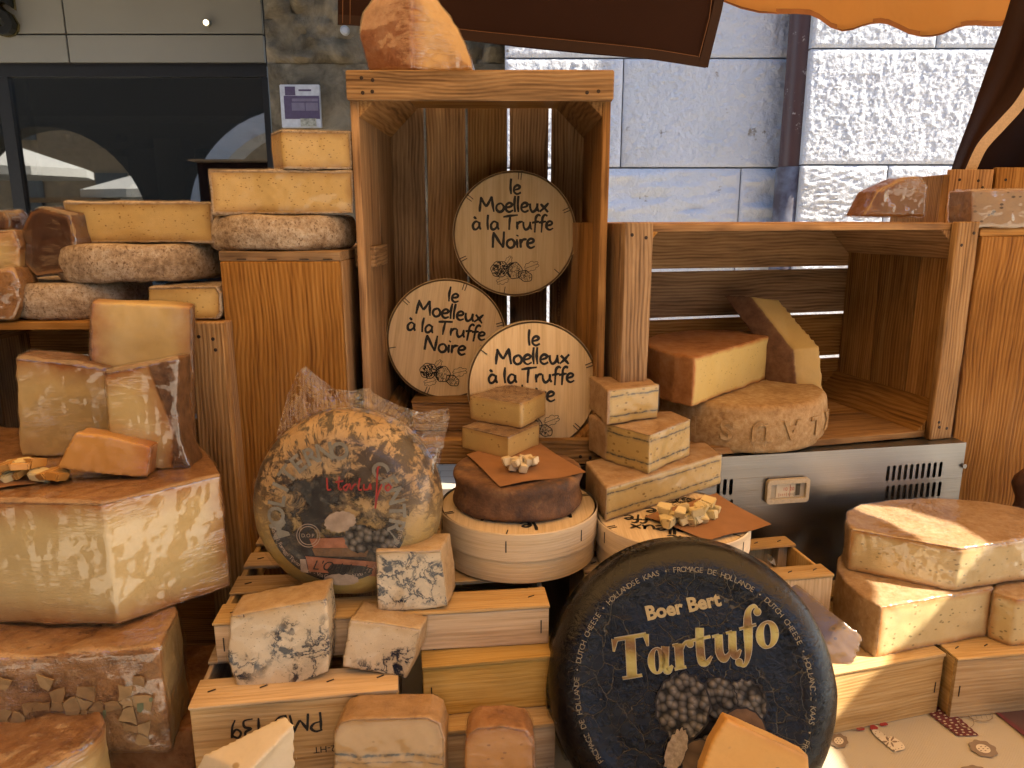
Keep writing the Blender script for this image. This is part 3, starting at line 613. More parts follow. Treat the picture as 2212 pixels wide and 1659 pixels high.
for i, (x, y, m_, lb) in enumerate(((-12.4, -8.6, 'canvas2', 'tan stall counter in the shop glass reflection'), (-9.6, -8.8, 'green', 'green stall counter in the shop glass reflection'), (-5.6, -8.4, 'canvas2', 'tan stall counter mirrored beside the pier'))):
    st = empty('market_stall', Matrix.Translation((x, y, 0)), lb, 'stall', 'stalls across the square'); bpy.context.view_layer.update()
    simple('counter', x-1, x+1, y-.4, y+.4, 0, .9, M[m_], st, .02); simple('awning', x-1.2, x+1.2, y-.6, y+.7, 2.0, 2.12, M['canvas2' if i != 1 else 'canvas'], st, .03)
    for q in (-1, 1): simple('post', x+q*1.0-.025, x+q*1.0+.025, y-.3, y-.25, .9, 2.0, M['frame'], st)

# ---- the canopy over the stall
g = G('orange_cloth'); v = g.obj(); c = g.mix(g.noise(v, 3, 4), (.72, .41, .155), (.76, .46, .19))
nb = g.bump(g.noise(v, 14, 3), .004); a = g.n('BsdfDiffuse', {'Color': c, 'Normal': nb}); b = g.n('BsdfTranslucent', {'Color': c, 'Normal': nb})
mx = g.n('MixShader', {0: .55, 1: a.outputs[0], 2: b.outputs[0]}); g.t.links.new(mx.outputs[0], g.out.inputs[0]); M['orange'] = g.m
g = G('brown_cloth'); v = g.obj(); M['brown'] = g.done(g.mix(g.noise(v, 5, 4), (.018, .006, .005), (.026, .009, .007)), .8, 0, g.bump(g.noise(v, 900, 2), .0004), .2)
M['brownhem'] = flat('brown_hem', (.026, .010, .008), .8, bscale=700, bd=.0003); M['thread'] = flat('thread', (.16, .08, .045), .8); M['cream'] = flat('cream_tape', (.62, .47, .34), .8, bscale=300, bd=.0004)
CX0, CX1, CY0, CY1, CZT = -2.3, 1.49, -.45, 1.97, 2.32
can = empty('market_canopy', Matrix.Translation((0, 0, 0)), 'orange cloth canopy with scalloped valance above the stall', 'canopy')
nx, ny = 26, 22; V = []
for j in range(ny+1):
    for i in range(nx+1):
        a, b = i/nx, j/ny; V.append((CX0+(CX1-CX0)*a, CY0+(CY1-CY0)*b, CZT+.28*math.sin(math.pi*a)*math.sin(math.pi*b)-.12*b))
link('roof_cloth', mesh('roof_cloth', V, [(j*(nx+1)+i, j*(nx+1)+i+1, (j+1)*(nx+1)+i+1, (j+1)*(nx+1)+i) for j in range(ny) for i in range(nx)], M['orange'], 180), can)
def sheet(name, top, bot, mat, parent, th=.0015, rows=5, wav=0., wn_=9, hem=None):
    n = len(top); V = []
    nor = (top[-1]-top[0]).cross(Vector((0, 0, 1))).normalized()
    for k in range(2):
        for r in range(rows+1):
            for i in range(n):
                p = top[i].lerp(bot[i], r/rows); p = p + nor*(th*k + wav*math.sin(i/n*wn_*math.pi)*(r/rows)); V.append(p)
    m = n*(rows+1); f = []
    for r in range(rows):
        for i in range(n-1):
            a = r*n+i; f.append((a, a+1, a+n+1, a+n)); f.append((m+a, m+a+n, m+a+n+1, m+a+1))
    ed = [(i, i+1) for i in range(n-1)]; 
    for i in range(n-1): f.append((i+1, i, m+i, m+i+1)); q = rows*n+i; f.append((q, q+1, m+q+1, m+q))
    for r in range(rows): q = r*n; f.append((q, q+n, m+q+n, m+q)); q = r*n+n-1; f.append((q+n, q, m+q, m+q+n))
    return link(name, mesh(name, V, f, mat, 60), parent)
low = [(1480, -60), (1560, 0), (1600, 16), (1639, 25), (1680, 27), (1722, 27), (1748, 29), (1768, 38), (1794, 57), (1819, 65), (1840, 62), (1859, 55), (1880, 49), (1900, 47), (1918, 50), (1936, 58), (1963, 71), (1992, 77), (2015, 76), (2036, 71), (2064, 58), (2085, 53), (2107, 52), (2135, 54), (2160, 54), (2190, 40), (2230, 60), (2270, 72), (2310, 60)]
bot = [aty(a, b, CY1-.02) for a, b in low]; top = [Vector((p.x, CY1-.02, CZT-.12)) for p in bot]
sheet('back_valance', top, bot, M['orange'], can, .002, 6, .006, 7)
rim = [p + Vector((0, -.003, .0)) for p in bot]; V = []; Fc = []
for p in rim: V += [tuple(p+Vector((0, 0, -.004))), tuple(p+Vector((0, 0, .008)))]
M['bind'] = flat('valance_binding', (.30, .13, .05), .8)
link('binding', mesh('binding', V, [(2*i, 2*i+2, 2*i+3, 2*i+1) for i in range(len(rim)-1)], M['bind']), can)
n = 60; ysd = [CY0+(CY1-CY0)*i/n for i in range(n+1)]
sheet('side_valance', [Vector((CX1, y, CZT-.12*(y-CY0)/(CY1-CY0))) for y in ysd], [Vector((CX1, y, CZT-.20-.07*abs(math.sin(y*math.pi/.26+.5)))) for y in ysd], M['orange'], can, .002, 4)

# unseen canopy added to narrow the sunlight to a band
nb_ = empty('sun_band_canopy', Matrix.Translation((2.6, .2, 0)), 'unseen orange canopy added beyond the right edge to narrow the sun', 'canopy'); V = []
for j in range(41):
    y = -.6+2.6*j/40
    for i in range(9):
        a = i/8; V.append((1.725-.30*min(1, max(0, (y-.95)/.10))+.022*math.sin(y*17)+.012*math.sin(y*41+1)+a*2.3-2.6, y-.2, 2.22+.25*math.sin(math.pi*a)))
link('roof_cloth', mesh('roof_cloth', V, [(j*9+i, j*9+i+1, (j+1)*9+i+1, (j+1)*9+i) for j in range(40) for i in range(8)], M['orange'], 180), nb_)
# unseen stalls added beside and behind the viewer to cut sky light from the left
ls = empty('left_light_blocker', Matrix.Translation((-1.9, .3, 0)), 'unseen brown side cloth added beyond the left edge to block light', 'stall'); bpy.context.view_layer.update()
simple('side_cloth', -1.92, -1.9, -1.2, 2.6, .1, 2.5, M['brown'], ls); simple('post', -1.9, -1.85, -1.25, -1.2, 0, 2.6, M['pine'], ls)
fs = empty('rear_light_blocker', Matrix.Translation((-3, -3, 0)), 'unseen stall with a brown back cloth added behind the viewer to block light', 'stall'); bpy.context.view_layer.update()
simple('back_cloth', -6.5, -.35, -3.02, -3.0, .1, 2.7, M['brown'], fs); simple('roof_cloth', -6.6, -.25, -5.2, -2.8, 2.72, 2.75, M['canvas2'], fs)
for q in (-6.4, -3.4, -.4): simple('post', q-.03, q+.03, -3.1, -3.04, 0, 2.7, M['pinelight'], fs)
# houses closing the square behind the viewer
M['facade'] = flat('ochre_facade', (.40, .30, .19), .9, bscale=6, bd=.01); M['shutter'] = flat('grey_shutter', (.16, .17, .17), .7)
hs = empty('town_house', Matrix.Translation((0, -14, 0)), 'ochre town house across the square behind the viewer', 'house'); bpy.context.view_layer.update()
simple('wall', -22, 22, -15, -14, 0, 7, M['facade'], hs)
for k in range(14):
    for z in (1.2, 4.2): simple('shutter', -20+k*3-.55, -20+k*3+.55, -13.98, -13.9, z, z+1.9, M['shutter'], hs)
# ---- brown cloths
fl = [(730, 54), (800, 60), (996, 87), (1120, 100), (1260, 114), (1400, 129), (1526, 148)]
YF = 1.62
ft = empty('brown_flap', Matrix.Translation((0, YF, 2)), 'dark brown hemmed cloth flap hanging behind the cheese on the tall crate', 'cloth'); bpy.context.view_layer.update()
def local(o, me): P = co(me); m = np.array(o.matrix_world.inverted()); setco(me, P @ m[:3, :3].T + m[:3, 3])
tp = [(731, -150), (802, -150), (998, -150), (1122, -150), (1262, -150), (1405, -150), (1590, -150)]
a = sheet('cloth_panel', [aty(u, v, YF) for u, v in tp], [aty(u, v, YF) for u, v in fl], M['brown'], ft, .002, 8, .012, 3.); local(ft, a.data)
def strip(name, pts, w_, y, mat, parent):
    V = []
    for i, (u, v) in enumerate(pts):
        t = Vector(pts[min(i+1, len(pts)-1)]) - Vector(pts[max(i-1, 0)]); t.normalize(); q = Vector((-t.y, t.x))*w_/2
        V += [aty(u+q.x, v+q.y, y), aty(u-q.x, v-q.y, y)]
    o = link(name, mesh(name, V, [(2*i, 2*i+1, 2*i+3, 2*i+2) for i in range(len(pts)-1)], mat), parent); local(parent, o.data); return o
def along(pts, k=6): return [tuple(p) for p in smooth_line(pts, k)]
strip('hem', along([(u, v-12) for u, v in fl]), 22, YF-.016, M['brownhem'], ft)
strip('stitching', along([(u, v-24) for u, v in fl[1:-1]]+[(1508, 122)]), 1.6, YF-.0175, M['thread'], ft)
strip('stitching', [(1545, -60), (1532, 40), (1510, 124), ], 1.6, YF-.0175, M['thread'], ft); strip('side_hem', [(1573, -100), (1550, 20), (1519, 144)], 20, YF-.0165, M['brownhem'], ft)
strip('stitching', [(741, -60), (740, 50)], 1.6, YF-.0175, M['thread'], ft); strip('stitching', [(757, -60), (756, 52)], 1.6, YF-.0175, M['thread'], ft)
YC = 1.72
dr = empty('brown_curtain', Matrix.Translation((1.2, YC, 2)), 'dark brown curtain with cream edging gathered beside the stone wall', 'curtain'); bpy.context.view_layer.update()
def slab_sheet(name, L_, R_, mat, y0, y1, wav, parent, n=24):
    top = []
    rows = len(L_); V = []
    for j, (l, r_) in enumerate(zip(L_, R_)):
        for i in range(n+1):
            t = i/n; y = y0+(y1-y0)*t + wav*math.sin(t*9+1)*(.4+.6*math.sin(t*4)); V.append(aty(l[0]+(r_[0]-l[0])*t, l[1]+(r_[1]-l[1])*t, y))
    k = len(V); V += [p+Vector((.001, .0025, 0)) for p in V]
    f = [(j*(n+1)+i, j*(n+1)+i+1, (j+1)*(n+1)+i+1, (j+1)*(n+1)+i) for j in range(rows-1) for i in range(n)]
    f += [tuple(k+q for q in reversed(p)) for p in f]
    o = link(name, mesh(name, V, f, mat, 180), parent); local(parent, o.data)
slab_sheet('front_fold', along([(2215, -160), (2183, 0), (2136, 137), (2095, 255), (2057, 360), (2030, 470)], 4), along([(2290, -160), (2270, 30), (2232, 170), (2150, 275), (2092, 372), (2050, 470)], 4), M['brown'], YC, YC-.12, .012, dr)
slab_sheet('rear_fold', along([(2250, -160), (2235, 30), (2190, 200), (2120, 300), (2085, 365), (2060, 480)], 4), along([(2420, -160), (2420, 30), (2420, 200), (2420, 300), (2420, 365), (2420, 480)], 4), M['brown'], YC+.06, YC-.25, .02, dr)
strip('edging', along([(2272, 60), (2240, 158), (2205, 222), (2165, 268), (2122, 316), (2095, 372)]), 23, YC-.135, M['cream'], dr)

# ---- the table
g = G('table_linen'); v = g.obj(); wv = g.n('TexWave', {'Vector': v, 'Scale': 160., 'Distortion': .4}, bands_direction='DIAGONAL').outputs['Fac']
c = g.mix(g.noise(v, 5, 4), (.52, .45, .32), (.58, .50, .37)); c = g.mix(g.math('MULTIPLY', wv, .10), c, (.4, .3, .2)); M['linen'] = g.done(c, .85, 0, g.bump(wv, .0006), .2)
M['maroon'] = flat('maroon_print', (.13, .03, .03), .85); M['maroonbg'] = flat('maroon_ground', (.09, .045, .04), .85); M['lacebrown'] = flat('brown_print', (.25, .18, .12), .85); M['linenpale'] = flat('pale_print', (.72, .62, .46), .85); M['redprint'] = flat('red_print', (.34, .04, .035), .85)
tb = empty('stall_table', Matrix.Translation((0, 1.1, 0)), 'trestle stall table carrying the cheeses under the printed cloth', 'table')
for x in (-1.15, 0, 1.25):
    for y in (-.55, .75): link('leg', boxmesh('leg', .05, .05, .82, M['pinelight']), tb, (x, y, .41))
link('board', boxmesh('board', 2.7, 1.5, .025, M['pinelight']), tb, (.05, .1, .8325))
n = 60; V = []; prof = [(.36, .30), (.37, .62), (.385, .84), (.40, TZ-.004), (.415, TZ)] + [(.45+i*.06, TZ) for i in range(26)]
for (y, z) in prof:
    for i in range(n+1):
        x = -1.35+2.75*i/n; V.append((x, y+(.02*math.sin(i*.9) if z < .8 else 0), z+(.0008*math.sin(i*1.7+y*30) if z >= TZ else 0)))
cl = link('tablecloth', mesh('tablecloth', V, [(j*(n+1)+i, j*(n+1)+i+1, (j+1)*(n+1)+i+1, (j+1)*(n+1)+i) for j in range(len(prof)-1) for i in range(n)], M['linen'], 50)); tag(cl, 'cream printed cloth with hearts and red lace on the table', 'tablecloth')
def tp_(pts, z): return [atz(u, v, z) for u, v in pts]
def decal(name, pts, mat, dz):
    P = tp_(pts, TZ+dz); return link(name, mesh(name, P, [tuple(range(len(P)))], mat), cl)
Z1, Z2, Z3 = .0022, .0026, .003
decal('maroon_field', [(2139, 1529), (2250, 1610), (2420, 1610), (2420, 1470), (2120, 1505)], M['maroonbg'], Z1)
decal('lace_edge', [(2131, 1525), (2139, 1523), (2256, 1612), (2244, 1615)], M['maroon'], Z2)
def bez(q, s, t): a = Vector(q[0]).lerp(Vector(q[1]), s); b = Vector(q[3]).lerp(Vector(q[2]), s); return tuple(a.lerp(b, t))
q = [(1998, 1534), (2038, 1520), (2114, 1589), (2070, 1590)]
decal('lace_band', [bez(q, 0-.05*(i % 2), i/14) for i in range(15)][::-1] + [bez(q, 1+.05*(i % 2), i/14) for i in range(15)], M['maroon'], Z1)
for i in range(12):
    for j in range(3): s, t = (j+.5+.25*(i % 2)-.12)/3, (i+.5)/12; p = [bez(q, s+.07*math.cos(k), t+.022*math.sin(k)) for k in [2*math.pi*m/8 for m in range(8)]]; decal('lace_hole', p, M['linen'], Z2)
def ell(cx, cy, rx, ry, rot=0., n=26, lob=0, amp=0.): return [(cx+math.cos(rot)*(rx*r*math.cos(t))-math.sin(rot)*ry*r*math.sin(t), cy+math.sin(rot)*rx*r*math.cos(t)+math.cos(rot)*ry*r*math.sin(t)) for t, r in [(2*math.pi*i/n, 1+amp*math.cos(lob*2*math.pi*i/n)) for i in range(n)]]
for cx, cy, rx, ry, ro in ((1812, 1600, 20, 15, .2), (2124, 1617, 32, 16, .35), (2100, 1668, 30, 15, 0), (1990, 1690, 26, 14, 0)):
    decal('doily', ell(cx, cy, rx, ry, ro, 48, 8, .07), M['lacebrown'], Z1); decal('doily_centre', ell(cx, cy, rx*.52, ry*.52, ro), M['linenpale'], Z2)
    for k in range(7): a = 2*math.pi*k/6; d_ = .3 if k < 6 else 0; decal('doily_spot', ell(cx+rx*d_*math.cos(a), cy+ry*d_*math.sin(a), rx*.07, ry*.07, 0, 8), M['lacebrown'], Z3)
hc = (1922, 1602); H = lambda s: [(hc[0]+s*(a*.95-b*.30)*2.3, hc[1]+s*(-b*.62+a*.42)*2.3) for a, b in [(16*math.sin(t)**3, 13*math.cos(t)-5*math.cos(2*t)-2*math.cos(3*t)-math.cos(4*t)) for t in [2*math.pi*i/40 for i in range(40)]]]
decal('heart', H(1), M['linenpale'], Z1)
hp = H(.82)
for k in range(0, 40, 2): decal('heart_dot', ell(*hp[k], 1.4, 1., 0, 6), M['lacebrown'], Z2)
for k in range(6): a = math.pi*k/3; decal('heart_petal', ell(hc[0]+11*math.cos(a), hc[1]+7*math.sin(a), 6, 2, a, 10), M['lacebrown'], Z2)
for cx, cy in ((1858, 1573), (1887, 1571), (1908, 1563)): decal('red_bud', ell(cx, cy, 9, 5.5, .2, 20, 3, .18), M['redprint'], Z1)
def lined(pts, w_):
    V = []
    for i, p in enumerate(pts):
        t = Vector(pts[min(i+1, len(pts)-1)])-Vector(pts[max(i-1, 0)]); t.normalize(); k = Vector((-t.y, t.x))*w_/2; V += tp_([(p[0]+k.x, p[1]+k.y), (p[0]-k.x, p[1]-k.y)], TZ+Z2)
    link('printed_line', mesh('printed_line', V, [(2*i, 2*i+1, 2*i+3, 2*i+2) for i in range(len(pts)-1)], M['lacebrown']), cl)
lined(along([(1822, 1566), (1845, 1577), (1880, 1566), (1912, 1556), (1921, 1545)]), 1.3); lined(ell(2116, 1543, 29, 14, .2)+[ell(2116, 1543, 29, 14, .2)[0]], 1.4); lined(ell(2088, 1560, 16, 12, .2)+[ell(2088, 1560, 16, 12, .2)[0]], 1.4)
for k in range(5): lined([(2092+k*11, 1533), (2100+k*11, 1553)], .8)
# ================================================================== crates and boxes
def apple_crate(name, label, mat4, L, S, Dp, upright, back_n=4, gap=.006, rail=.042, m1='pine', m2='pinelight', group='old apple crates'):
    """slatted crate lying on its side, its mouth to the front; upright = long side vertical"""
    o = empty(name, mat4, label, 'crate', group); T = .012
    def pl(nm, p0, p1, q0, q1, r0, r1, m, **k):
        if upright: return plank(o, nm, q0, q1, r0, r1, p0, p1, M[m], **k)
        return plank(o, nm, p0, p1, r0, r1, q0, q1, M[m], **k)
    w_ = (Dp-.004)/2
    for q0, q1 in ((0, T), (S-T, S)):
        for i in range(2): pl('side_slat', T+.001, L-T-.001, q0, q1, .002+i*(w_+.002), .002+i*(w_+.002)+w_-.002, m1)
    for p0, p1 in ((0, T), (L-T, L)):
        k = (Dp-.004)/3
        for i in range(3): pl('end_slat', p0, p1, 0, S, .002+i*k, .002+(i+1)*k-.003, m1)
    bw = (S-gap*(back_n-1))/back_n
    for i in range(back_n): pl('back_slat', 0, L, i*(bw+gap)+random.uniform(-.0015, .0015), i*(bw+gap)+bw, Dp+.001, Dp+.011, m1)
    for p0, p1 in ((0, rail), (L-rail, L)): pl('front_rail', p0, p1, -.002, S+.002, -.013, .001, m2, jit=.0008, bev=.002)
    c = .052                                        # triangular corner posts running front to back
    for sp in (0, 1):
        for sq in (0, 1):
            P = [(T, T), (T+c, T), (T, T+c)]; P = [((L-p) if sp else p, (S-q) if sq else q) for p, q in P]
            V = [(q, r, p) if upright else (p, r, q) for r in (.003, Dp-.001) for p, q in P]
            bm = bmesh.new(); vs_ = [bm.verts.new(x) for x in V]
            for f in ((0, 1, 2), (3, 5, 4), (0, 3, 4, 1), (1, 4, 5, 2), (2, 5, 3, 0)): bm.faces.new([vs_[i] for i in f])
            bmesh.ops.recalc_face_normals(bm, faces=bm.faces[:]); bmesh.ops.bevel(bm, geom=bm.edges[:], offset=.001, segments=1, affect='EDGES')
            me = frombm('corner_post', bm, M[m1], 30); A = co(me); fattr(me, 'gc', A[:, [1, 0, 2]]*np.array((1, 1, 1))+RNG.uniform(-30, 30, 3), 'FLOAT_VECTOR'); link('corner_post', me, o)
    for p in (rail*.3, rail*.72, L-rail*.3, L-rail*.72):
        for q in (.02, .035, S-.02, S-.036):
            if random.random() < .8:
                a, b = p+random.uniform(-.004, .004), q+random.uniform(-.004, .004); nail(o, (b, -.013, a) if upright else (a, -.013, b))
    return o
# the tall crate in the middle
YT = 1.165; zt = aty(1040, 154, YT).z; za = D(.395)+.001; xa = aty(756, 400, YT).x; xb = aty(1326, 400, YT).x
pa_ = aty(750, 155, YT); pb_ = aty(1325, 155, YT)
tall = apple_crate('apple_crate', 'tall upright wooden crate holding three round truffle boxes', frame(Vector((pa_.x+.002, YT, za)), Vector((1, 0, 0))), zt-za, pb_.x-pa_.x-.004, .30, True, 5, .0045)
# the wide crate on the right
a = atz(1326, 1003, D(.395)+.002); b = atz(2043, 941, D(.395)+.002)
wide_d = (b-a).normalized(); wide = apple_crate('apple_crate', 'wide wooden crate with yellow cheeses standing on the steel unit', frame(a, b-a), (b-a).length, aty(1700, 482, (a.y+b.y)/2).z-D(.395)-.002, .30, False, 4, .0065, .047)
# the crate under the tommes at the far left
zs1 = D(.152)
a = Vector((aty(-260, 700, 1.09).x, 1.09, TZ+.004)); b = Vector((aty(488, 700, 1.09).x, 1.09, TZ+.004))
lefc = apple_crate('apple_crate', 'dark wooden crate carrying the low stack of tommes behind the wrapped wedges', frame(a, b-a), (b-a).length, zs1-TZ-.004, .32, False, 5, .012, .052)
# upright crates that show a closed side
def board_crate(name, label, x0, x1, y0, y1, z0, z1, m='pineorange', n=1, yaw=0, rails=True, seam='X'):
    o = empty(name, Matrix.Translation((x0, y0, z0)) @ Matrix.Rotation(R(yaw), 4, 'Z'), label, 'crate', 'old apple crates'); W_, Dp, H_ = x1-x0, y1-y0, z1-z0
    k = W_/n
    for i in range(n): plank(o, 'front_board', i*k+.001, (i+1)*k-.001, 0, .014, 0, H_-.0145, M[m], jit=.0007, bev=.0018)
    for i in range(3):
        d0 = .0145+(Dp-.0155)/3*i; d1 = .0145+(Dp-.0155)/3*(i+1)-.004
        plank(o, 'side_slat', 0, .012, d0, d1, 0, H_-.0145, M['pine']); plank(o, 'side_slat', W_-.012, W_, d0, d1, 0, H_-.0145, M['pine'])
        plank(o, 'top_slat', 0, W_, .001+(Dp/3)*i, Dp/3*(i+1)-.003, H_-.014, H_, M['pinelight'])
    return o
YL = 1.115; zl = D(.05)
x0, x1 = aty(484, 700, YL).x, aty(741, 700, YL).x
lc = board_crate('apple_crate', 'upright crate showing an orange plank face with staples under the tomme stack', x0, x1, YL, YL+.36, TZ+.004, zl, n=1)
for u in (522, 588, 657, 708): p = aty(u, 560, YL); staple(lc, (p.x-x0, -.0005, p.z-TZ-.004), (1, 0, 0), (0, -1, 0), .014)
lb2 = plank(lc, 'corner_lug', (x1-x0)+.002, (x1-x0)+.035, .10, .22, zl-TZ-.004-.03, zl-TZ-.004+.004, M['pinelight'])
YR = 1.34; x0, x1 = aty(2092, 700, YR).x, aty(2092, 700, YR).x+.24
zr0, zr1 = aty(2100, 1112, YR).z, aty(2150, 492, YR).z
rb = board_crate('apple_crate', 'upright crate with knotty orange board face at the right edge', x0, x1, YR, YR+.3, zr0, zr1, 'pineorange', 1)
plank(rb, 'cross_rail', -.045, -.002, .004, .02, zr1-zr0-.032, zr1-zr0-.012, M['pinelight'])
o = empty('apple_crate', Matrix.Translation((aty(2050, 400, 1.55).x, 1.55, D(.395)+.002)), 'weathered crate top showing above the right crates below the curtain', 'crate', 'old apple crates')
hB = aty(2100, 366, 1.55).z-D(.395)-.002
for i, (a, b) in enumerate(((0, .088), (.093, .19), (.195, .29))): plank(o, 'slat', a, b, 0, .014, .0, hB+i*.004, M['pine']); nail(o, (a+.02, 0, hB-.02)); nail(o, (b-.03, 0, hB-.022)); nail(o, (b-.02, 0, hB-.035))
plank(o, 'cross_rail', .0, .29, .0145, .03, hB-.06, hB-.02, M['pine']); plank(o, 'side_slat', -.013, -.001, 0, .2, 0, hB-.01, M['pine'])

# pale fruit trays turned upside down
def tray(name, label, P0, P1, dep, h, m='poplar', slats=3, slat_w=None, ends=True, group='pale wooden trays', lip=.004, st=True):
    """P0, P1: front top corners on the left and right; boards hang down from the slatted deck"""
    L = (P1-P0).length; m4 = frame(P0-Vector((0, 0, h)), P1-P0); o = empty(name, m4, label, 'tray', group); t = .006
    plank(o, 'front_board', 0, L, 0, t, 0, h-.0045, M[m], bev=.0008); plank(o, 'back_board', 0, L, dep-t, dep, 0, h-.0045, M[m], bev=.0008)
    for x in (0, L-t): plank(o, 'end_board', x, x+t, t+.0005, dep-t-.0005, 0, h-.005, M[m], bev=.0008)
    for x in (t+.001, L-t-.019):
        for y in (t+.001, dep-t-.019): plank(o, 'corner_post', x, x+.018, y, y+.018, .001, h-.006, M[m])
    sw = slat_w or (dep/slats-.012); g_ = (dep-slats*sw)/max(1, slats-1)
    for i in range(slats):
        a = plank(o, 'deck_slat', -.001, L+.001, i*(sw+g_)-(.002 if i == 0 else 0), i*(sw+g_)+sw, h-.004+random.uniform(0, .0008), h+random.uniform(-.0003, .0006), M[m], jit=.0006, bev=.0006)
        if st:
            for x in (.018, L*.33, L*.66, L-.02): staple(a, Vector((x, i*(sw+g_)+sw*.5, h+.0007))-a.location, (1, .5, 0), (0, 0, 1), .009)
    for x in (.010, L-.010):
        if st: staple(o, (x, -.0004, h*.45), (0, 0, 1), (0, -1, 0), .018)
    return o
c1 = tray('wooden_tray', 'pale tray marked with upside-down black numbers at the front', atz(409, 1526, D(.535)), atz(858, 1487, D(.535)), .22, CZ-.535-TZ-.001, slats=3, slat_w=.05)
V, Fc = [], []; bpy.context.view_layer.update(); inv = c1.matrix_world.inverted()
pc = inv @ atp(596, 1566, c1.matrix_world.translation, c1.matrix_world.to_3x3() @ Vector((0, -1, 0)))
hand_text(V, Fc, 'PMD 139', 0, -.012, .024, .12, rot=math.pi, sx=1.25); print_part('marker_writing', [(x+pc.x, -.0012, y+pc.z) for x, y, z in V], [tuple(reversed(f)) for f in Fc], M['ink'], c1)
V, Fc = [], []; put_text(V, Fc, 'FR  IT 92-HT', .012, (0, 0), math.pi); put_text(V, Fc, 'EMBALLAGE BOIS', .006, (.075, .003), math.pi)
pc = inv @ atp(738, 1607, c1.matrix_world.translation, c1.matrix_world.to_3x3() @ Vector((0, -1, 0))); print_part('stamp', [(x+pc.x, -.0012, y+pc.z) for x, y, z in V], Fc, M['ink'], c1)
c2 = tray('wooden_tray', 'shallow pale tray under the big mottled wheel and round box', atz(461, 1346, D(.480)), atz(1186, 1307, D(.480)), .27, .0535, slats=4, slat_w=.046)
c3 = tray('wooden_tray', 'yellow stained tray between the numbered tray and the black wheel', atz(913, 1440, D(.5355)), atz(1200, 1416, D(.5355)), .2, .070, 'yellow', slats=2, slat_w=.07)
c4 = tray('wooden_tray', 'pale tray underneath the yellow stained tray', atz(915, 1584, D(.607)), atz(1200, 1560, D(.607)), .24, CZ-.607-TZ-.001, slats=2, slat_w=.1)
c5 = tray('wooden_tray', 'pale tray in sunlight beside the black wheel carrying yellow cheese', atz(1700, 1473, D(.638)), atz(2041, 1411, D(.638)), .24, CZ-.638-TZ-.001, slats=4, slat_w=.05)
c6 = tray('wooden_tray', 'pale tray at the right corner on the printed cloth', atz(2069, 1422, D(.638)), atz(2330, 1400, D(.638)), .24, CZ-.638-TZ-.001, slats=4, slat_w=.05)
c7 = tray('wooden_tray', 'broken dark tray behind the black wheel below the steel unit', atz(1560, 1262, D(.53)), atz(1800, 1240, D(.53)), .14, CZ-.53-TZ-.001, slats=2, slat_w=.035)
c8 = tray('wooden_tray', 'low pale tray carrying the front row of cheese blocks', Vector((-.36, .57, TZ+.075)), Vector((.34, .57, TZ+.075)), .16, .072, slats=3)
c9 = tray('wooden_tray', 'pale tray supporting the round box behind the black wheel', Vector((.11, .905, D(.49))), Vector((.33, .93, D(.49))), .17, CZ-.49-TZ-.001, slats=3)
c10 = board_crate('apple_crate', 'crate under the orange board crate at the right edge', aty(2092, 700, YR).x, aty(2092, 700, YR).x+.24, YR+.01, YR+.3, TZ+.004, zr0-.002, 'pinelight')

# ---- steel unit with thermometer
g = G('brushed_steel'); v = g.obj(); br = g.noise(g.vscale(v, (3, 3, 420)), 1, 3)
M['steel'] = g.done(g.mix(br, (.28, .28, .28), (.34, .34, .34)), g.mr(g.noise(v, 9, 4), .3, .7, .28, .42), 1., g.bump(br, .0003))
SL, SR = atz(1550, 988, D(.395)), atz(2088, 956, D(.395)); ex = (SR-SL).normalized(); S0 = SL - ex*.34
m4 = frame(S0-Vector((0, 0, .395)), ex); m4.translation = Vector((S0.x, S0.y, TZ+.004)); Hs = D(.395)-TZ-.004; Ws = (SR-S0).length
su = empty('steel_unit', m4, 'brushed steel cooling unit with slots and thermometer under the wide crate', 'cooling unit'); bpy.context.view_layer.update(); inv = su.matrix_world.inverted(); nrm_s = su.matrix_world.to_3x3() @ Vector((0, -1, 0))
def sp(u, v): p = inv @ atp(u, v, su.matrix_world.translation, nrm_s); return p.x, p.z
def slot(cu, cv, w_, h_):
    c0 = sp(cu, cv); r = w_/2; k = h_/2-r
    return [(c0[0]+r*math.cos(t), c0[1]+k+r*math.sin(t)) for t in [math.pi*i/6 for i in range(7)]] + [(c0[0]+r*math.cos(t), c0[1]-k+r*math.sin(t)) for t in [math.pi+math.pi*i/6 for i in range(7)]]
loops = [[(0, 0), (Ws, 0), (Ws, Hs), (0, Hs)]]
for row in range(3):
    for k in range(10): loops.append(slot(1918+k*12.6-row*2.2, 1023-k*1.0+row*42.5, .0065, .029))
for row in range(2):
    for k in range(3): loops.append(slot(1552+k*13.5, 1052+row*44, .0065, .029))
tl = [[Vector((x, y, 0)) for x, y in (lp if i == 0 else lp[::-1])] for i, lp in enumerate(loops)]; tri = tessellate_polygon(tl); V = [(p.x, d_, p.y) for d_ in (0., .002) for lp in tl for p in lp]; k = len(V)//2
Fc = [t if (Vector(V[t[1]])-Vector(V[t[0]])).cross(Vector(V[t[2]])-Vector(V[t[0]])).y < 0 else t[::-1] for t in tri]; Fc += [tuple(i+k for i in t[::-1]) for t in Fc]; c_ = 0
for lp in tl:
    m_ = len(lp); Fc += [(c_+i, c_+(i+1) % m_, k+c_+(i+1) % m_, k+c_+i) for i in range(m_)]; c_ += m_
link('front_panel', mesh('front_panel', V, Fc, M['steel']), su)
link('casing_top', boxmesh('casing_top', Ws, .5, .003, M['steel'], 0, .0006), su, (Ws/2, .2515, Hs-.0015))
for x in (.001, Ws-.001): link('casing_side', boxmesh('casing_side', .002, .5, Hs-.004, M['steel'], 0, .0003), su, (x, .2515, Hs/2-.002))
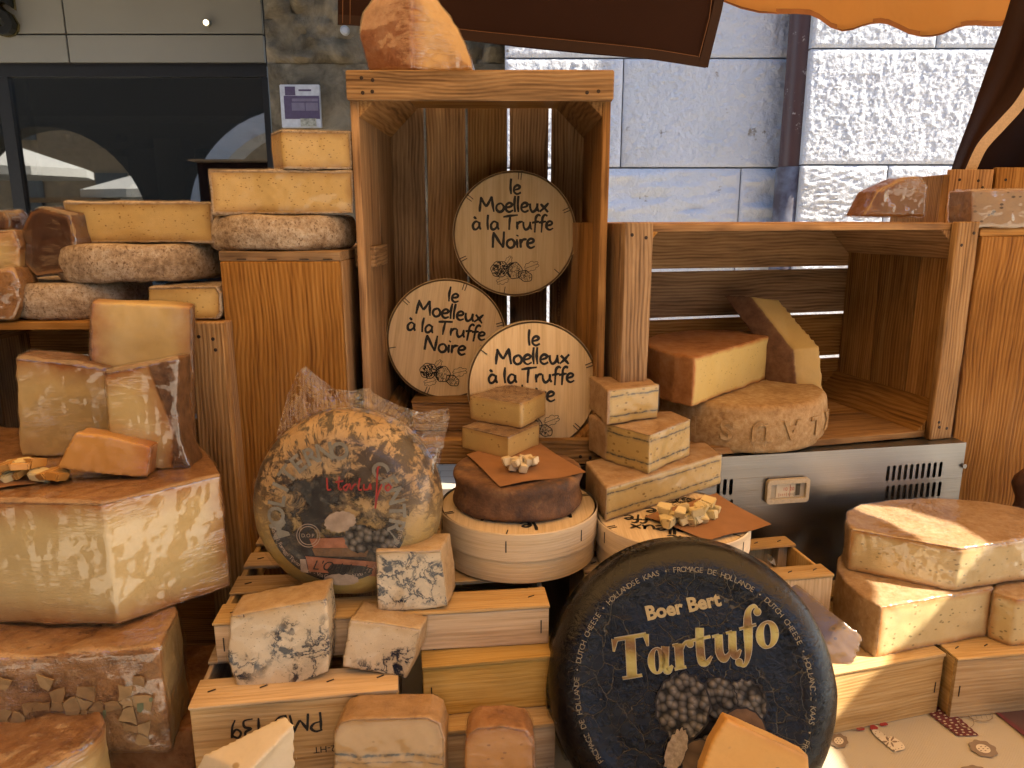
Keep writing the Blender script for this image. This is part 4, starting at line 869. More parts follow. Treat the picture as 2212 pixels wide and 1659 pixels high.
M['grille'] = flat('inner_coil', (.10, .09, .08), .3, .8, bscale=160, bd=.01); link('inner_coil', boxmesh('inner_coil', Ws-.01, .01, Hs-.01, M['grille'], 0), su, (Ws/2, .03, Hs/2-.003))
M['plastic'] = flat('cream_plastic', (.60, .50, .36), .45, bscale=200, bd=.0002); M['dial'] = flat('dial_card', (.52, .45, .34), .5); M['red'] = flat('red_mark', (.5, .05, .03), .5); M['dialdark'] = flat('dial_dark', (.1, .085, .06), .6)
tc = sp(1697, 1057); th_ = sp(1697, 1031)[1]-sp(1697, 1082)[1]; tw_ = sp(1742, 1057)[0]-sp(1652, 1057)[0]
th = empty('thermometer', su.matrix_world @ Matrix.Translation((tc[0], -.002, tc[1])), 'cream dial thermometer stuck on the steel unit', 'thermometer')
def rr(w_, h_, r): return [(sx*(w_/2-r)+r*math.cos(a), sy*(h_/2-r)+r*math.sin(a)) for sx, sy, a0 in ((1, 1, 0), (-1, 1, 90), (-1, -1, 180), (1, -1, 270)) for a in [R(a0+i*15) for i in range(7)]]
me = curve_plate('bezel', [rr(tw_, th_, .006), rr(tw_*.84, th_*.62, .002)], .008, M['plastic']); P = co(me); setco(me, np.stack([P[:, 0], -P[:, 2]-.004, P[:, 1]], 1)); link('bezel', me, th)
link('dial', boxmesh('dial', tw_*.84, .002, th_*.62, M['dial'], 0), th, (0, -.002, 0))
link('dial_shade', boxmesh('dial_shade', tw_*.10, .001, th_*.5, M['dialdark'], 0), th, (tw_*.25, -.0038, .001)); link('dial_card', boxmesh('dial_card', tw_*.44, .001, th_*.56, M['linenpale'], 0), th, (-tw_*.05, -.0036, 0))
V, Fc = [], []; put_text(V, Fc, '10', .009, (-tw_*.06, .000)); put_text(V, Fc, '20', .009, (tw_*.10, .000)); print_part('numerals', [(x, -.0045, y) for x, y, z in V], Fc, M['red'], th)
for k in range(9): link('tick', boxmesh('tick', .0005, .0004, .004 if k % 4 else .007, M['red'] if k < 5 else M['ink'], 0, 0.0001), th, (-tw_*.2+k*tw_*.045, -.0045, -th_*.16))
link('needle', boxmesh('needle', .0007, .0004, th_*.5, M['red'], 0, .0001), th, (tw_*.055, -.0048, 0))
v_, f_ = lathe(rounded(.0045, .003, .001), 16); s2 = sp(2080, 1006); link('screw', mesh('screw', [(a+s2[0], -.002-c_, b+s2[1]) for a, b, c_ in v_], f_, M['steel'], 40), su)

# ---- round truffle boxes
def truffle_print(o, r, z, rot=0.):
    V, Fc = [], []; k = r/.135
    for s, y, sz, x in (('le', .085, .032, .004), ('Moelleux', .047, .0335, .0), ('à la Truffe', .009, .0315, -.002), ('Noire', -.030, .0345, .0)): hand_text(V, Fc, s, x*k, y*k, sz*k, .16, sx=1.36)
    def blob(cx, cy, a, b, ro, hatch):
        pts = [(cx+math.cos(ro)*a*q*math.cos(t)-math.sin(ro)*b*q*math.sin(t), cy+math.sin(ro)*a*q*math.cos(t)+math.cos(ro)*b*q*math.sin(t)) for t, q in [(2*math.pi*i/30, 1+.05*math.sin(5*i)) for i in range(31)]]
        ribbon(V, Fc, [(x*k, y*k) for x, y in pts], .0017*k)
        for i in range(hatch):
            t, q = random.uniform(0, 6.28), math.sqrt(random.random())*.86; x, y = cx+math.cos(ro)*a*q*math.cos(t)-math.sin(ro)*b*q*math.sin(t), cy+math.sin(ro)*a*q*math.cos(t)+math.cos(ro)*b*q*math.sin(t)
            if hatch > 70: dotp(V, Fc, (x*k, y*k), random.uniform(.0011, .0021)*k, 0, 6)
            else: a_ = random.uniform(0, 3); ribbon(V, Fc, smooth_line([((x+.003*math.cos(a_+j))*k, (y+.003*math.sin(a_+j))*k) for j in range(3)], 3), .0007*k)
    blob(-.032, -.076, .019, .017, .2, 120); blob(.000, -.079, .017, .018, .5, 62); blob(.024, -.091, .016, .011, -.4, 46)
    for i in range(26): t = random.uniform(1.7, 4.2); dotp(V, Fc, ((.000+.014*math.cos(t))*k, (-.079+.0155*math.sin(t))*k), .0019*k, 0, 6)
    def leaf(cx, cy, L, a0):
        pts = []
        for i in range(33):
            t = i/32*2*math.pi; rr_ = L*(.5+.5*abs(math.cos(t/2)))*(.55+.18*abs(math.sin(4*t))); pts.append((cx+rr_*math.cos(t)*math.cos(a0)-.55*rr_*math.sin(t)*math.sin(a0), cy+rr_*math.cos(t)*math.sin(a0)+.55*rr_*math.sin(t)*math.cos(a0)))
        ribbon(V, Fc, [(x*k, y*k) for x, y in pts], .0010*k); ribbon(V, Fc, [((cx-L*.3*math.cos(a0))*k, (cy-L*.3*math.sin(a0))*k), ((cx+L*.6*math.cos(a0))*k, (cy+L*.6*math.sin(a0))*k)], .0009*k)
    leaf(.034, -.071, .030, .35); leaf(-.014, -.060, .020, 1.0); leaf(-.022, -.099, .026, 3.5)
    c_, s_ = math.cos(rot), math.sin(rot); return print_part('printed_lid_design', [(a*c_-b*s_, a*s_+b*c_, z) for a, b, q in V], Fc, M['ink'], o)
M['seam'] = flat('box_seam', (.28, .18, .095), .8)
def truffle_box(label, m4, r, h=.066, rot=0.):
    o = empty('truffle_box', m4, label, 'box', 'round wooden truffle boxes'); lh = h*.55
    def rim_gc(me, r_):
        P = co(me); ang = np.arctan2(P[:, 1], P[:, 0]); side = np.hypot(P[:, 0], P[:, 1]) > r_*.985
        g_ = np.where(side[:, None], np.stack([ang*r_, P[:, 2], P[:, 2]*0], 1), P[:, [1, 0, 2]]) + RNG.uniform(-40, 40, 3); fattr(me, 'gc', g_, 'FLOAT_VECTOR'); smoothen(me, 30)
    v_, f_ = lathe([(r-.004, 0), (r-.003, .001), (r-.003, h-lh+.004)], 96); me = mesh('base', v_, f_, M['veneer']); rim_gc(me, r-.003); link('base', me, o)
    v_, f_ = lathe([(r-.002, h-lh), (r, h-lh+.0008), (r, h-.0012), (r-.0011, h)], 96); me = mesh('lid_rim', v_, f_[:-2*96] + [q for q in f_[-2*96:] if q[0] == len(v_)-2], M['veneer']); rim_gc(me, r); lid = link('lid_rim', me, o)
    v_, f_ = lathe([(r-.0042, h-.003), (r-.0042, h-.0016)], 96); me = mesh('lid', v_, f_, M['veneer']); P = co(me); fattr(me, 'gc', P[:, [1, 0, 2]]*np.array((1, 1, 1)) + RNG.uniform(-40, 40, 3), 'FLOAT_VECTOR'); smoothen(me, 30); lidp = link('lid', me, o)
    me = mesh('lid_groove', *lathe([(r-.0041, h-.0034), (r-.0012, h-.0034)], 64), M['seam']); link('lid_groove', me, o)
    for k in range(6):
        a = k*math.pi/3+.35+random.uniform(-.1, .1)
        for d_ in (0, .05): c_, s_ = math.cos(a+d_), math.sin(a+d_); staple(o, (c_*(r-.010), s_*(r-.010), h-.0012), (c_, s_, 0), (0, 0, 1), .012) if random.random() < .8 else None
        staple(o, (math.cos(a)*r, math.sin(a)*r, h-lh*.45), (0, 0, 1), (math.cos(a), math.sin(a), 0), .016)
    truffle_print(lidp, r, h-.0011, rot); return o
def box_facing(label, u, v, y, r, yaw, tilt, roll, h=.05):
    n = nrm(yaw, tilt); p = aty(u, v, y); return truffle_box(label, facing(p-n*h, n, roll=R(roll)), r, h)
def rad(px, u, v, y): p = aty(u, v, y); return px/2/F*(p.y*CP-(p.z-CZ)*SP)
box_facing('round truffle box standing highest in the tall crate', 1111, 505, 1.37, rad(268, 1111, 505, 1.37), -2, 6, 0)
box_facing('round truffle box standing lowest left in the tall crate', 966, 733, 1.35, rad(260, 966, 733, 1.35), 8, 6, -9)
box_facing('round truffle box leaning in front of the other two in the tall crate', 1152, 836, 1.20, rad(286, 1152, 836, 1.20), 4, 6, 0)
pT = (1121, 1265)
def lying(label, ul, ur, z0, h, yf, rot):
    r = .1
    for _ in range(8): c = Vector((0, yf+r, z0+h)); fw = c.y*CP-(c.z-CZ)*SP; r = (ur-ul)/2/F*fw
    x = ((ul+ur)/2-1106)/F*fw; return truffle_box(label, Matrix.Translation((x, yf+r, z0)), r, h, rot), Vector((x, yf+r, z0+h)), r
t4, t4c, t4r = lying('round truffle box lying flat under the dark washed rind wheel', 950, 1290, D(.4765), .072, .900, R(190))
t5, t5c, t5r = lying('round truffle box lying flat under the dark-striped wedges', 1287, 1616, D(.487), .066, .895, R(172))
# slatted low tray inside the tall crate behind the front box
ti = tray('wooden_tray', 'small slatted tray inside the tall crate under the boxes', Vector((aty(890, 862, 1.30).x, 1.30, aty(890, 866, 1.30).z)), Vector((aty(1270, 862, 1.30).x, 1.30, aty(890, 866, 1.30).z)), .15, aty(890, 866, 1.30).z-za-.014, 'pinelight', 2, .06, st=False)
# ================================================================== the two big labelled wheels
# black waxed wheel
nT = nrm(-6, 25); pT = aty(1497, 1488, .775); rT = .173; hT = .10
g = G('black_wax'); v = g.obj(); tcx = g.n('TexCoord').outputs['Object']
vo = g.n('TexVoronoi', {'Vector': g.vadd(v, g.vscale(g.n('TexNoise', {'Vector': v, 'Scale': 28., 'Detail': 4.}).outputs['Color'], (.03, .03, .03))), 'Scale': 26.}, feature='DISTANCE_TO_EDGE').outputs['Distance']
vo2 = g.n('TexVoronoi', {'Vector': g.vadd(v, g.vscale(g.n('TexNoise', {'Vector': v, 'Scale': 60., 'Detail': 3.}).outputs['Color'], (.02, .02, .02))), 'Scale': 60.}, feature='DISTANCE_TO_EDGE').outputs['Distance']
ms = g.mr(g.noise(v, 11, 3), .38, .50); rr_ = g.n('VectorMath', {0: g.vscale(tcx, (1, 1, 0))}, operation='LENGTH').outputs['Value']; face = g.mr(rr_, rT*.80, rT*.86, 1, 0)
crk = g.math('MULTIPLY', g.math('MAXIMUM', g.mr(vo, .004, .016, 1, 0), g.mr(vo2, .004, .018, .6, 0)), g.math('MULTIPLY', ms, face))
wr = g.noise(g.vscale(v, (1, 1, 1)), 120, 4, .6, 1.5)
M['wax'] = g.done(g.mix(g.math('MULTIPLY', crk, .55), (.004, .004, .005), (.22, .20, .155)), g.mr(g.noise(v, 30, 3), .3, .7, .16, .32), 0, g.bump(g.math('ADD', g.math('MULTIPLY', crk, -1.), g.math('MULTIPLY', wr, .5)), .0022), .5)
tw = empty('black_cheese_wheel', facing(pT-nT*hT, nT, roll=R(0)), 'large black waxed wheel with gold lettering leaning at the front', 'cheese wheel')
prof = [(.04, 0), (.10, 0)] + [(rT-.03+.03*math.sin(t), .03-.03*math.cos(t)) for t in [math.pi/2*i/7 for i in range(8)]] + [(rT+.004, .05)]
prof += [(rT-.036+.036*math.cos(t), hT-.034+.034*math.sin(t)) for t in [math.pi/2*i/10 for i in range(11)]] + [(rT*.74, hT-.0008), (rT*.72, hT-.0018), (rT*.6, hT-.0018), (rT*.4, hT-.0018), (rT*.2, hT-.0018)]
link('wax_body', lathed('wax_body', prof, M['wax'], 160, .0005, 40), tw)
g = G('gold_print'); v = g.n('TexCoord').outputs['Object']; tcv = g.n('SeparateXYZ', {0: v}).outputs
wv = g.n('TexWave', {'Vector': v, 'Scale': 7.5, 'Distortion': 2.5, 'Detail': 2.}, bands_direction='Y').outputs['Fac']
M['gold'] = g.done(g.ramp(wv, [(.0, (.27, .14, .05)), (.5, (.50, .36, .09)), (1, (.62, .50, .15))]), .34, .55, g.bump(g.noise(v, 300, 4), .0009))
M['goldline'] = flat('gold_outline', (.62, .50, .30), .35, .5); M['goldtext'] = flat('gold_text', (.55, .42, .20), .45, .4); M['goldfaint'] = flat('faint_gold_text', (.30, .25, .16), .5, .2)
def sh(x, y, s, sl=.20): return ((x+y*sl)*s, y*s)
def fat(V, Fc, s, grow=0.):
    """heavy slanted serif letters drawn with a broad pen"""
    W = lambda a: a+grow
    def st(pts, w_, k=8): ribbon(V, Fc, [sh(x, y, s) for x, y in (tuple(p) for p in smooth_line(pts, k))], (lambda t: (W(w_(t)) if callable(w_) else W(w_))*s))
    def ring(cx, cy, rx, ry, thick, thin, a0=0, a1=2*math.pi):
        L = [a0+(a1-a0)*i/32 for i in range(33)]; ribbon(V, Fc, [sh(cx+rx*math.cos(t), cy+ry*math.sin(t), s) for t in L], lambda t: W(thin+(thick-thin)*abs(math.cos(a0+(a1-a0)*t))**1.6)*s)
    def ball(x, y, r): dotp(V, Fc, sh(x, y, s), (r+grow*.5)*s, 0, 14)
    x = 0.
    st([(x+.30, .02), (x+.30, .96)], .23); st([(x-.10, .965), (x+.72, .965)], .075); st([(x-.09, .97), (x-.13, .68)], lambda t: .12*(1-t)+.02); st([(x+.70, .97), (x+.74, .68)], lambda t: .12*(1-t)+.02); st([(x+.06, .025), (x+.56, .025)], .05)
    x = .78
    ring(x+.17, .30, .145, .285, .15, .035); st([(x+.40, .60), (x+.37, .15), (x+.44, .02), (x+.56, .12)], lambda t: .17 if t < .6 else .17-.35*(t-.6))
    x = 1.40
    st([(x+.12, .02), (x+.12, .60)], .19); st([(x-.02, .025), (x+.28, .025)], .045); st([(x-.04, .58), (x+.12, .58)], .045); st([(x+.17, .42), (x+.28, .58), (x+.40, .60)], .055); ball(x+.41, .54, .085)
    x = 1.92
    st([(x+.16, .86), (x+.14, .4), (x+.16, .08), (x+.28, .02), (x+.42, .14)], lambda t: .185 if t < .55 else max(.03, .185-.36*(t-.55))); st([(x-.06, .60), (x+.42, .60)], .05)
    x = 2.42
    st([(x+.13, .60), (x+.12, .2), (x+.2, .03), (x+.32, .06), (x+.42, .2)], lambda t: .175 if t < .55 else max(.035, .175-.4*(t-.55))); st([(x+.48, .60), (x+.46, .15), (x+.53, .02), (x+.66, .13)], lambda t: .175 if t < .6 else .175-.36*(t-.6)); st([(x-.04, .585), (x+.14, .585)], .04); st([(x+.32, .585), (x+.48, .585)], .04)
    x = 3.10
    st([(x+.50, .92), (x+.40, 1.04), (x+.24, .92), (x+.20, .5), (x+.16, .0), (x+.05, -.24), (x-.10, -.20)], lambda t: .05+.15*math.exp(-((t-.5)/.22)**2)); ball(x+.48, .88, .085); ball(x-.09, -.15, .085); st([(x-.02, .60), (x+.42, .60)], .045)
    x = 3.52
    ring(x+.26, .30, .19, .285, .175, .04)
def bend(V, rot, org, z, curve=.0): 
    c_, s_ = math.cos(rot), math.sin(rot); return [(org[0]+(x*c_-(y+curve*x*x)*s_), org[1]+(x*s_+(y+curve*x*x)*c_), z) for x, y, _ in V]
zf = hT-.0018; s = .0475; mx_ = .5*4.2*s
for gr_, mt, dz, nm in ((.035, 'goldline', .0020, 'gold_outline'), (0., 'gold', .0024, 'gold_lettering')):
    V, Fc = [], []; fat(V, Fc, s, gr_); V = [(x-mx_+.008, y, 0) for x, y, _ in V]; print_part(nm, bend(V, R(15), (.004, .026), zf+dz, .35), Fc, M[mt], tw)
V, Fc = [], []; put_text(V, Fc, 'Boer Bert', .0225, (0, 0), 0, 0, .0009); print_part('brand_lettering', bend(V, R(14), (-.010, .086), zf+.0022), Fc, M['goldtext'], tw)
V, Fc = [], []; txt = 'FROMAGE DE HOLLANDE • DUTCH CHEESE • HOLLANDSE KAAS • '
ring_text(V, Fc, txt*3, .0092, rT*.775, R(100), R(100-360)); print_part('ring_lettering', [(a, b, zf+.0022) for a, b, _ in V], Fc, M['goldfaint'], tw)
V, Fc = [], []
for rr2 in (rT*.845, ): ribbon(V, Fc, [(rr2*math.cos(2*math.pi*i/96), rr2*math.sin(2*math.pi*i/96)) for i in range(97)], .0006)
def on_wheel(name, pts, mat, dz):
    cx, cy = sum(p[0] for p in pts)/len(pts), sum(p[1] for p in pts)/len(pts); print_part('print_edge', [(cx+(x-cx)*1.07, cy+(y-cy)*1.07, zf+dz+.00125) for x, y in pts], [tuple(range(len(pts)))], M['ink'], tw)
    return print_part(name, [(x, y, zf+dz+.0014) for x, y in pts], [tuple(range(len(pts)))], M[mat], tw)
def knobbly(name, col1, col2, sc, bd):
    g = G(name); v = g.n('TexCoord').outputs['Object']; vo = g.n('TexVoronoi', {'Vector': v, 'Scale': sc}).outputs['Distance']; n = g.noise(v, 80, 4)
    return g.done(g.mix(g.mr(vo, .15, .75), col2, col1), .6, 0, g.bump(g.math('SUBTRACT', g.math('MULTIPLY', n, .4), vo), bd), .3)
M['truf'] = knobbly('truffle_skin_print', (.012, .012, .012), (.20, .185, .165), 130, .003); M['trufcut'] = knobbly('truffle_cut_print', (.07, .045, .025), (.16, .105, .06), 60, .0005); M['mushroom'] = flat('cut_mushroom_print', (.15, .085, .04), .5, bscale=50, bd=.001, var=.35); M['pieceprint'] = flat('pale_truffle_print', (.36, .30, .23), .6, bscale=200, bd=.001, var=.3)
def lobe(cx, cy, rx, ry, ro=0., am=.035, n=48): return [(cx+math.cos(ro)*rx*q*math.cos(t)-math.sin(ro)*ry*q*math.sin(t), cy+math.sin(ro)*rx*q*math.cos(t)+math.cos(ro)*ry*q*math.sin(t)) for t, q in [(2*math.pi*i/n, 1+am*math.sin(5*i*.9)+am*math.sin(i*2.1+cx*99)) for i in range(n)]]
on_wheel('truffle_print', lobe(.060, -.012, .024, .025), 'truf', .0005); on_wheel('truffle_print', lobe(.030, -.008, .020, .022, .3), 'truf', .0009); on_wheel('truffle_print', lobe(-.012, -.020, .030, .036, -.2), 'truf', .0013)
on_wheel('mushroom_print', lobe(.056, -.046, .026, .028, -.3, .01), 'mushroom', .0017); on_wheel('mushroom_print', lobe(.032, -.062, .027, .016, .1, .02), 'trufcut', .0021); on_wheel('truffle_slice_print', lobe(.010, -.078, .024, .023, .0, .025), 'trufcut', .0025); on_wheel('pale_piece_print', lobe(-.020, -.068, .011, .025, -.35, .06), 'pieceprint', .0029)
# gold lettering round the wheel's side
V, Fc = [], []
def side_txt(sx, size, a0, a1, z0):
    out_v, out_f = [], []
    for i, c_ in enumerate(sx):
        if c_ == ' ': continue
        a = a0+(a1-a0)*(i+.5)/len(sx); v_, f_ = font_mesh(c_, size, .0006, .0); k = len(out_v)
        for x, y, _ in v_: t = a + x/rT; out_v.append(((rT+.0052)*math.cos(t), (rT+.0052)*math.sin(t), z0+y))
        out_f += [tuple(k+q for q in p) for p in f_]
    return out_v, out_f
V, Fc = side_txt('Boer Bert Tartufo • Boer Bert Tartufo • ', .026, R(230), R(100), .046); print_part('side_lettering', V, Fc, M['goldtext'], tw)

# mottled pecorino wheel with a worn black label, in its vacuum bag
nM = nrm(-2, 8); pM = aty(730, 1104, .862); rM = rad(418, 750, 1092, .868); hM = .115
mw = empty('mottled_cheese_wheel', facing(pM-nM*hM, nM), 'mottled yellow wheel with worn black round label inside a clear bag', 'cheese wheel')
e = .045; prof = [(.03, 0), (.08, 0)] + [(rM-e+e*math.sin(t), e-e*math.cos(t)) for t in [math.pi/2*i/9 for i in range(10)]] + [(rM+.002, hM*.5)] + [(rM-e+e*math.cos(t), hM-e+e*math.sin(t)) for t in [math.pi/2*i/9 for i in range(10)]] + [(rM*q, hM+.001) for q in (.6, .5, .4, .3, .2, .1)]
pr2 = []
for (a, b), (c_, d_) in zip(prof, prof[1:]):
    k = max(1, int(math.hypot(c_-a, d_-b)/.006)); pr2 += [(a+(c_-a)*i/k, b+(d_-b)*i/k) for i in range(k)]
g = G('mottled_rind'); v = g.obj(); lc_ = g.n('SeparateXYZ', {0: g.n('TexCoord').outputs['Object']}).outputs
up_ = g.mr(lc_[1], -rM*.55, rM*.25)
base = g.mix(g.mr(g.noise(v, 25, 4), .35, .65), (.43, .27, .12), (.56, .39, .21)); base = g.mix(up_, (.46, .33, .10), base)
spk = g.noise(v, 60, 6, .74, .6); big = g.noise(v, 17, 4, .6, .5)
dk = g.math('MULTIPLY', g.mr(g.math('ADD', g.math('MULTIPLY', spk, .62), g.math('MULTIPLY', big, .38)), .475, .53), up_)
rl_ = g.n('VectorMath', {0: g.vscale(g.n('TexCoord').outputs['Object'], (1, 1, 0))}, operation='LENGTH').outputs['Value']; an_ = g.math('ARCTAN2', lc_[1], lc_[0])
rdl = g.noise(g.n('CombineXYZ', {0: g.math('MULTIPLY', an_, 14.), 1: g.math('MULTIPLY', rl_, 28.), 2: g.math('MULTIPLY', lc_[2], 28.)}).outputs[0], 1., 5, .65, .4)
dk = g.math('MAXIMUM', dk, g.math('MULTIPLY', g.math('MULTIPLY', g.mr(rdl, .53, .60), up_), g.mr(rl_, rM*.5, rM*.7)))
dk = g.math('MAXIMUM', dk, g.math('MULTIPLY', g.mr(g.noise(v, 260, 3), .68, .72), .7))
M['mottle'] = g.done(g.mix(g.math('MULTIPLY', dk, .9), base, (.035, .028, .026)), .35, 0, g.bump(spk, .0015), .5, sss=.05)
link('rind', lathed('rind', pr2+[prof[-1]], M['mottle'], 160, .0012, 30), mw)
g = G('worn_label'); v = g.obj(); wn1 = g.noise(v, 34, 7, .7, .5); wn2 = g.noise(v, 12, 3); sy = g.n('SeparateXYZ', {0: g.n('TexCoord').outputs['Object']}).outputs[1]
worn = g.mr(g.math('ADD', g.math('ADD', g.math('MULTIPLY', wn1, .55), g.math('MULTIPLY', wn2, .45)), g.math('MULTIPLY', sy, 1.5)), .475, .53)
pb = g.n('BsdfPrincipled', {'Base Color': g.mix(g.mr(g.noise(v, 90, 5), .55, .7, 0, .5), (.020, .018, .017), (.16, .12, .075)), 'Roughness': .4}); tr_ = g.n('BsdfTransparent')
mxs = g.n('MixShader', {0: worn, 1: pb.outputs[0], 2: tr_.outputs[0]}); g.t.links.new(mxs.outputs[0], g.out.inputs[0]); M['label'] = g.m
zl_ = hM+.0042
rl = rM*.74
def dome(r, rim=rM-e): return zl_ if r < rim else zl_-(e-math.sqrt(max(0, e*e-(r-rim)**2)))
Vd, Fd = [], []; ns = 72; rads = [rl*q for q in (.12, .3, .45, .6, .68, .76, .84, .92, 1.)]
for r_ in rads:
    for i in range(ns): Vd.append((r_*math.cos(2*math.pi*i/ns), r_*math.sin(2*math.pi*i/ns), dome(r_)))
for j in range(len(rads)-1):
    for i in range(ns): Fd.append((j*ns+i, j*ns+(i+1) % ns, (j+1)*ns+(i+1) % ns, (j+1)*ns+i))
Fd.append(tuple(range(ns))); lm = mesh('round_label', Vd, Fd, M['label'], 60); link('round_label', lm, mw)
M['lab_grey'] = flat('label_grey_print', (.22, .21, .18), .5); M['lab_red'] = flat('label_red_print', (.36, .035, .03), .5); M['lab_orange'] = flat('label_banner', (.32, .13, .07), .5, bscale=90, bd=.0002, var=.3); M['lab_pale'] = flat('label_pale_print', (.38, .30, .24), .5, bscale=70, bd=.0002, var=.25)
def lab(name, V, Fc, mat, dz=.0009): return print_part(name, [(a, b, dome(math.hypot(a, b))+dz) for a, b, _ in V], Fc, M[mat], mw)
V, Fc = [], []; ring_text(V, Fc, 'MOLITERNO', .030, rl*.74, R(205), R(80), bold=.0008); ring_text(V, Fc, 'CENTRAL', .028, rl*.74, R(52), R(-48), bold=.0008); [lab('label_letter', a, b, 'lab_grey') for a, b in islands(V, Fc)]
V, Fc = [], []; ring_text(V, Fc, 'Central Formaggi Tipico S.p.A. - Via Coma 21 Loc. Molinu - Serri (SU) - Sardegna Italia', .0075, rl*.955, R(195), R(345), inward=False); lab('label_small_print', V, Fc, 'lab_pale')
# red script
V, Fc = [], []
for pts in ([(-.030, .030), (-.029, .014), (-.024, .014)], [(-.012, .032), (-.013, .016), (-.008, .014)], [(-.018, .024), (-.006, .026)], [(0., .022), (-.006, .017), (-.002, .013), (.003, .022), (.005, .014), (.010, .021), (.013, .021)], [(.018, .030), (.016, .015), (.021, .014)], [(.024, .022), (.024, .015), (.03, .015), (.033, .022), (.034, .014)], [(.047, .046), (.044, .042), (.042, .01), (.040, -.012), (.043, .004), (.05, .022)], [(.06, .022), (.055, .018), (.058, .013), (.063, .018), (.059, .023)]):
    ribbon(V, Fc, smooth_line(pts), .0024)
lab('label_red_script', [(a*.85+.014, b*.9+.016, z) for a, b, z in V], Fc, 'lab_red', .0018)
def poly(name, pts, mat, dz): lab(name, [(x, y, 0) for x, y in pts], [tuple(range(len(pts)))], mat, dz)
poly('label_picture', lobe(.02, -.030, .052, .026, 0, .05), 'lab_pale', .0007) if False else None
poly('label_picture', [(-.035, -.034), (.050, -.030), (.046, -.044), (-.03, -.046)], 'lab_orange', .0009); poly('label_picture', [(-.032, -.0465), (.040, -.0445), (.036, -.056), (-.028, -.056)], 'mushroom', .0009)
poly('label_truffle', lobe(.028, -.033, .019, .018), 'truf', .0014); poly('label_truffle', lobe(.055, -.036, .016, .015), 'truf', .0012)
poly('label_cheese_picture', lobe(.004, -.012, .020, .013, .2), 'lab_pale', .0010)
poly('label_banner', [(-.040, -.056), (.050, -.062), (.048, -.082), (-.036, -.076)], 'lab_orange', .0016); poly('label_banner_fold', [(-.047, -.060), (-.040, -.060), (-.037, -.078), (-.047, -.077)], 'lab_pale', .0012); poly('label_banner_seal', lobe(.004, -.086, .022, .008, 0, .03), 'lab_pale', .0012)
V, Fc = [], []; put_text(V, Fc, "L'Originale", .017, (.006, -.074), R(-4), 0, 0, .35); lab('banner_lettering', V, Fc, 'ink', .0050)
V, Fc = [], []
for q in (.0145, .0115): ribbon(V, Fc, [(-.036+q*math.cos(2*math.pi*i/30), -.030+q*math.sin(2*math.pi*i/30)) for i in range(31)], .0009)
put_text(V, Fc, 'D.O.P.', .0065, (-.036, -.0322)); lab('label_seal', V, Fc, 'lab_pale', .0012)
# the bag: a skin over the wheel and loose pleated corners above it
bgm = lathed('bag_skin', [(a+.002, b-.001 if b < hM*.3 else b+.0075) for a, b in pr2], M['bag'], 120, .0016, 45); link('bag_skin', bgm, mw)
inv = mw.matrix_world.copy(); bpy.context.view_layer.update(); inv = mw.matrix_world.inverted()
crest = [(592, 985), (600, 930), (622, 850), (645, 800), (660, 790), (684, 812), (722, 840), (760, 845), (797, 836), (806, 848), (830, 862), (872, 880), (905, 890), (930, 888), (969, 880), (972, 900), (962, 945), (950, 1000)]
root = [(606, 1010), (618, 985), (636, 962), (655, 945), (672, 934), (690, 924), (715, 915), (740, 910), (765, 908), (785, 909), (806, 913), (830, 922), (852, 934), (872, 948), (890, 964), (906, 982), (920, 1000), (932, 1030)]
V, rows = [], 10; pb0 = pM - nM*.05
for j in range(rows+1):
    t = j/rows
    for i, (c_, r_) in enumerate(zip(crest, root)):
        u, v = r_[0]+(c_[0]-r_[0])*t, r_[1]+(c_[1]-r_[1])*t
        V.append(inv @ atp(u, v, pb0 + nM*(.016*math.sin(i*2.3+j*.6)*t*(1-t*.5)+.012*(1-t)+random.uniform(-.004, .004)*t), nM))
n = len(crest); me = mesh('bag_corners', V, [(j*n+i, j*n+i+1, (j+1)*n+i+1, (j+1)*n+i) for j in range(rows) for i in range(n-1)], M['bagloose'], 180); link('bag_corners', me, mw)
# ================================================================== cheeses
# ---- left stack of tommes
zA = zs1+.001
l2 = wheel_flat('tomme_cheese', 'grey tomme wheel lowest at the left under another wheel', 'cheese wheel', 35, 318, zA, .054, 1.098, M['tommewheel'], group='tomme stack')
A, B = frontal([(319, 619), (466, 617), (477, 634), (477, 676), (468, 691), (318, 691)], 1.105, nrm(2), .09); solid('tomme_piece', 'small cut tomme piece beside the lowest wheel showing yellow paste', 'cheese', A, B, M['tomme'], rind=(0, 1, 2, 3, 4), vox=.003, group='tomme stack')
l4 = wheel_flat('tomme_cheese', 'cracked grey tomme wheel under a cut half at the left', 'cheese wheel', 149, 480, zA+.055, .056, 1.10, M['tommewheel'], group='tomme stack')
def cutwheel(name, label, ul, ur, y0, y1, z0, h, mat, k=1., film=None, vox=.003):
    a = Vector((aty(ul, 500, y0).x, y0, 0)); b = Vector((aty(ur, 500, y1).x, y1, 0))
    A, B, rn = half_wheel(a, b, z0, z0+h, k); return solid(name, label, 'cheese', A, B, M[mat], rind=['a', 'b']+rn, vox=vox, sm=5, amp=.0016, film=film, famp=.0005, group='tomme stack')
cutwheel('tomme_half', 'half tomme with wide yellow cut face topping the left stack', 143, 462, 1.15, 1.16, zA+.112, .062, 'tomme', .9, 'film3')
zB = zl+.001
l8 = wheel_flat('tomme_cheese', 'grey tomme wheel lying on the orange plank crate', 'cheese wheel', 463, 766, zB, .052, 1.12, M['tommewheel'], group='tomme stack')
cutwheel('tomme_half', 'half tomme with cut face between the whole wheel and the small piece', 461, 768, 1.14, 1.17, zB+.053, .065, 'tomme', .9, 'film3')
